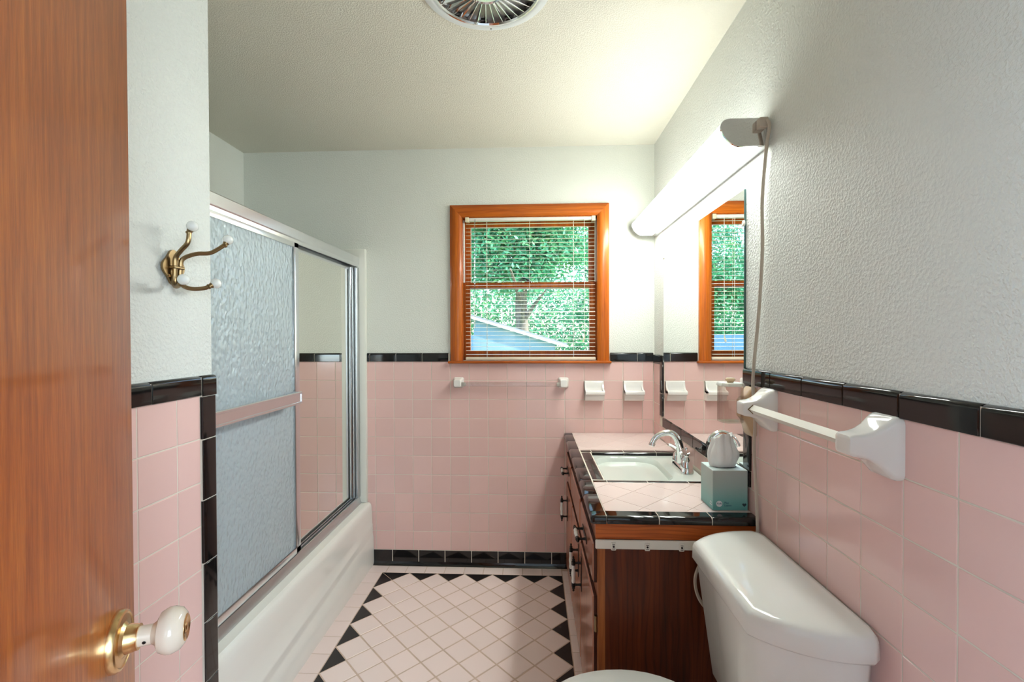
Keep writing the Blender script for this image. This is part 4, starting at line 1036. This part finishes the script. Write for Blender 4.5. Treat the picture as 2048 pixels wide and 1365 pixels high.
part('bowl', MB().rings([oval(0.13, 0.105, 0.0, 1.26), oval(0.125, 0.10, 0.02, 1.26), oval(0.11, 0.09, 0.12, 1.25), oval(0.15, 0.115, 0.22, 1.21), oval(0.195, 0.145, 0.30, 1.175), oval(0.205, 0.155, 0.345), oval(0.200, 0.152, 0.355)]), M['porcelain'], to, ang=60)
part('pedestal_deck', MB().box(1.30, 1.575, BCY-0.10, BCY+0.10, 0.30, 0.374, 0.02), M['porcelain'], to)
part('seat', MB().rings([oval(0.207, 0.160, 0.356), oval(0.210, 0.163, 0.362), oval(0.205, 0.160, 0.370)]), M['porcelain'], to, ang=60)
part('seat_lid', MB().rings([oval(0.205, 0.158, 0.371), oval(0.211, 0.164, 0.376), oval(0.207, 0.161, 0.385), oval(0.18, 0.138, 0.3885), oval(0.10, 0.08, 0.390)]), M['porcelain'], to, ang=60)

# ------------------------------------------------------------------ ceiling exhaust fan
fan = thing('exhaust_fan', (0.772, -1.226, ZC), 'round ceiling exhaust fan with chrome radial grille and white rim', 'exhaust fan')
FC = (0.772, -1.226, ZC); dn = (0, 0, -1)
part('rim', MB().lathe([(0.168, 0.0005), (0.207, 0.0005), (0.2075, 0.006), (0.203, 0.014), (0.185, 0.018), (0.176, 0.017), (0.168, 0.010)], FC, dn, 64, cap=False), M['fan_white'], fan, 'white rim')
part('chrome_ring', MB().lathe([(0.176, 0.008), (0.1765, 0.0175), (0.172, 0.021), (0.167, 0.021), (0.164, 0.016), (0.165, 0.006)], FC, dn, 64, cap=False), M['chrome'], fan, 'chrome ring')
part('fan_cone', MB().lathe([(0.168, 0.005), (0.160, 0.006), (0.10, 0.013), (0.05, 0.018), (0.0, 0.019)], FC, dn, 48), M['dark_metal'], fan, 'dark metal cone')
part('hub', MB().lathe([(0.062, 0.017), (0.062, 0.024), (0.056, 0.029), (0.052, 0.026), (0.046, 0.026), (0.040, 0.031), (0.0, 0.034)], FC, dn, 40), M['chrome'], fan, 'chrome hub')
for k in range(36):
    a = 2*PI*(k+0.5)/36; c, s = math.cos(a), math.sin(a)
    bl_ = MB()
    r0, r1 = 0.060, 0.1665
    vs = []
    for r in (r0, r1):
        hgt = 0.021 if r == r0 else 0.015
        for dt, dz in ((-0.0012, hgt), (0.0012, hgt), (0.0012+0.10*r*0.3, hgt-0.008), (-0.0012+0.10*r*0.3, hgt-0.008)):
            vs.append((FC[0]+r*c-dt*s, FC[1]+r*s+dt*c, ZC-dz))
    bl_.rings([vs[:4], vs[4:]])
    part('grille_blade', bl_, M['chrome'], fan)
for k in range(12):
    a = 2*PI*(k+0.25)/12
    part('vent_slot', MB().rings([[(FC[0]+r*math.cos(a+d), FC[1]+r*math.sin(a+d), ZC-h) for r, d in ((0.154, -0.07), (0.160, -0.07), (0.160, 0.07), (0.154, 0.07))] for h in (0.0075, 0.0095)]), M['rubber'], fan, 'black vent slot')
for k in (0.62, 0.82, 1.5):
    a = -PI*k; part('screw', MB().lathe([(0.003, 0), (0.003, 0.001), (0, 0.0015)], (FC[0]+0.190*math.cos(a), FC[1]+0.190*math.sin(a), ZC-0.0165), dn, 8), M['black_iron'], fan)

# ------------------------------------------------------------------ outside the window
struct('ground', MB().box(-25, 25, 0.6, 40, -0.9, -0.6), M['lawn'])
shd = thing('neighbour_shed', (-1.0, 6.7, -0.6), 'pale blue shed with a white sloping roof edge beyond the window', 'shed')
ln = lambda x: 1.612-0.3075*(x+0.0073)
part('wall', MB().prism([(-0.205, -0.6), (1.34, -0.6), (1.34, ln(1.34)-0.03), (-0.205, ln(-0.205)-0.03)], 'y', 6.10, 7.40), M['siding'], shd)
part('wall', MB().prism([(-2.6, -0.6), (-0.205, -0.6), (-0.205, 1.345), (-2.6, 1.345)], 'y', 6.00, 7.40), M['siding_dark'], shd, 'darker lower wing')
part('roof_edge', MB().prism([(-0.30, ln(-0.30)-0.03), (1.56, ln(1.56)-0.03), (1.56, ln(1.56)+0.015), (-0.30, ln(-0.30)+0.015)], 'y', 6.00, 6.09), M['white_paint'], shd, 'white fascia board')
part('roof', MB().prism([(-0.30, ln(-0.30)+0.016), (1.56, ln(1.56)+0.016), (1.56, ln(1.56)+0.05), (-0.30, ln(-0.30)+0.05)], 'y', 6.02, 7.45), M['roofing'], shd)
def tree(name, x, y, h, trunk_r, crown, nl, label, seed):
    rnd = random.Random(seed)
    t = thing(name, (x, y, -0.6), label, 'tree', None)
    tp = MB().tube([(x, y, -0.65), (x+0.05, y, 0.8), (x-0.03, y, 2.2), (x+0.1, y, h*0.8)], [trunk_r*1.25, trunk_r, trunk_r*0.85, trunk_r*0.4], 12)
    for k in range(7):
        a = rnd.uniform(0, 2*PI); z0 = rnd.uniform(1.6, h*0.6); l = rnd.uniform(0.8, 1.5)
        tp.tube([(x, y, z0), (x+l*0.5*math.cos(a), y+l*0.5*math.sin(a), z0+0.5), (x+l*math.cos(a), y+l*math.sin(a), z0+0.9)], [trunk_r*0.4, trunk_r*0.28, trunk_r*0.12], 6)
    part('trunk', tp, M['bark'], t)
    f = MB(); cl = []
    for k in range(60):
        while True:
            q = Vector((rnd.uniform(-1, 1), rnd.uniform(-1, 1), rnd.uniform(-1, 1)))
            if q.length < 1: break
        cl.append(Vector((x+q.x*crown[0], y+q.y*crown[1], crown[3]+q.z*crown[2])))
    vs, fs = [], []
    for k in range(nl):
        c = rnd.choice(cl) + Vector([max(-0.8, min(0.8, rnd.gauss(0, g_))) for g_ in (.34, .34, .26)])
        d = Vector((rnd.gauss(0, 1), rnd.gauss(0, 1), rnd.gauss(0, .8)-0.3)).normalized(); e = d.orthogonal().normalized()
        e = (e*math.cos(k)+d.cross(e)*math.sin(k)); s = rnd.uniform(0.05, 0.10)
        n = len(vs)
        vs += [c, c+d*s+e*s*0.42, c+d*s*2.0, c+d*s-e*s*0.42]; fs.append((n, n+1, n+2, n+3))
    f.v = [tuple(v) for v in vs]; f.f = fs
    f.off(-t.location); me = bpy.data.meshes.new('foliage'); me.from_pydata(f.v, [], f.f); me.materials.append(M['leaf'])
    tag(link('foliage', me, t), None, None, None, 'stuff')
tree('tree', 0.62, 10.4, 6.4, 0.20, (2.3, 0.9, 1.6, 4.5), 26000, 'leafy tree with a grey trunk seen through the middle of the window', 1)
tree('tree', -4.4, 15.2, 7.0, 0.2, (2.6, 0.9, 2.7, 3.2), 22000, 'leafy tree behind the shed, seen through the left of the window', 2)
tree('tree', 4.9, 15.2, 6.5, 0.2, (2.6, 0.9, 2.7, 2.6), 22000, 'leafy tree right of the grey trunk, seen through the window', 3)
def hedge():
    rnd = random.Random(9); vs, fs = [], []
    for k in range(34000):
        c = Vector((rnd.uniform(-9, 11), 19.5+max(-1, min(1, rnd.gauss(0, .5))), -0.6+4.6*rnd.random()**1.3+0.3*math.sin(k)))
        d = Vector((rnd.gauss(0, 1), rnd.gauss(0, 1), rnd.gauss(0, 1))).normalized(); e = d.orthogonal().normalized(); s = rnd.uniform(.08, .14); n = len(vs)
        vs += [c, c+d*s+e*s*.45, c+d*s*2, c+d*s-e*s*.45]; fs.append((n, n+1, n+2, n+3))
    me = bpy.data.meshes.new('hedge'); loc = Vector((1, 19.5, -0.6))
    me.from_pydata([tuple(v-loc) for v in vs], [], fs); me.materials.append(M['leaf'])
    tag(link('hedge', me, None, loc), 'dense green hedge far behind the trees', 'hedge', None, 'stuff')
hedge()
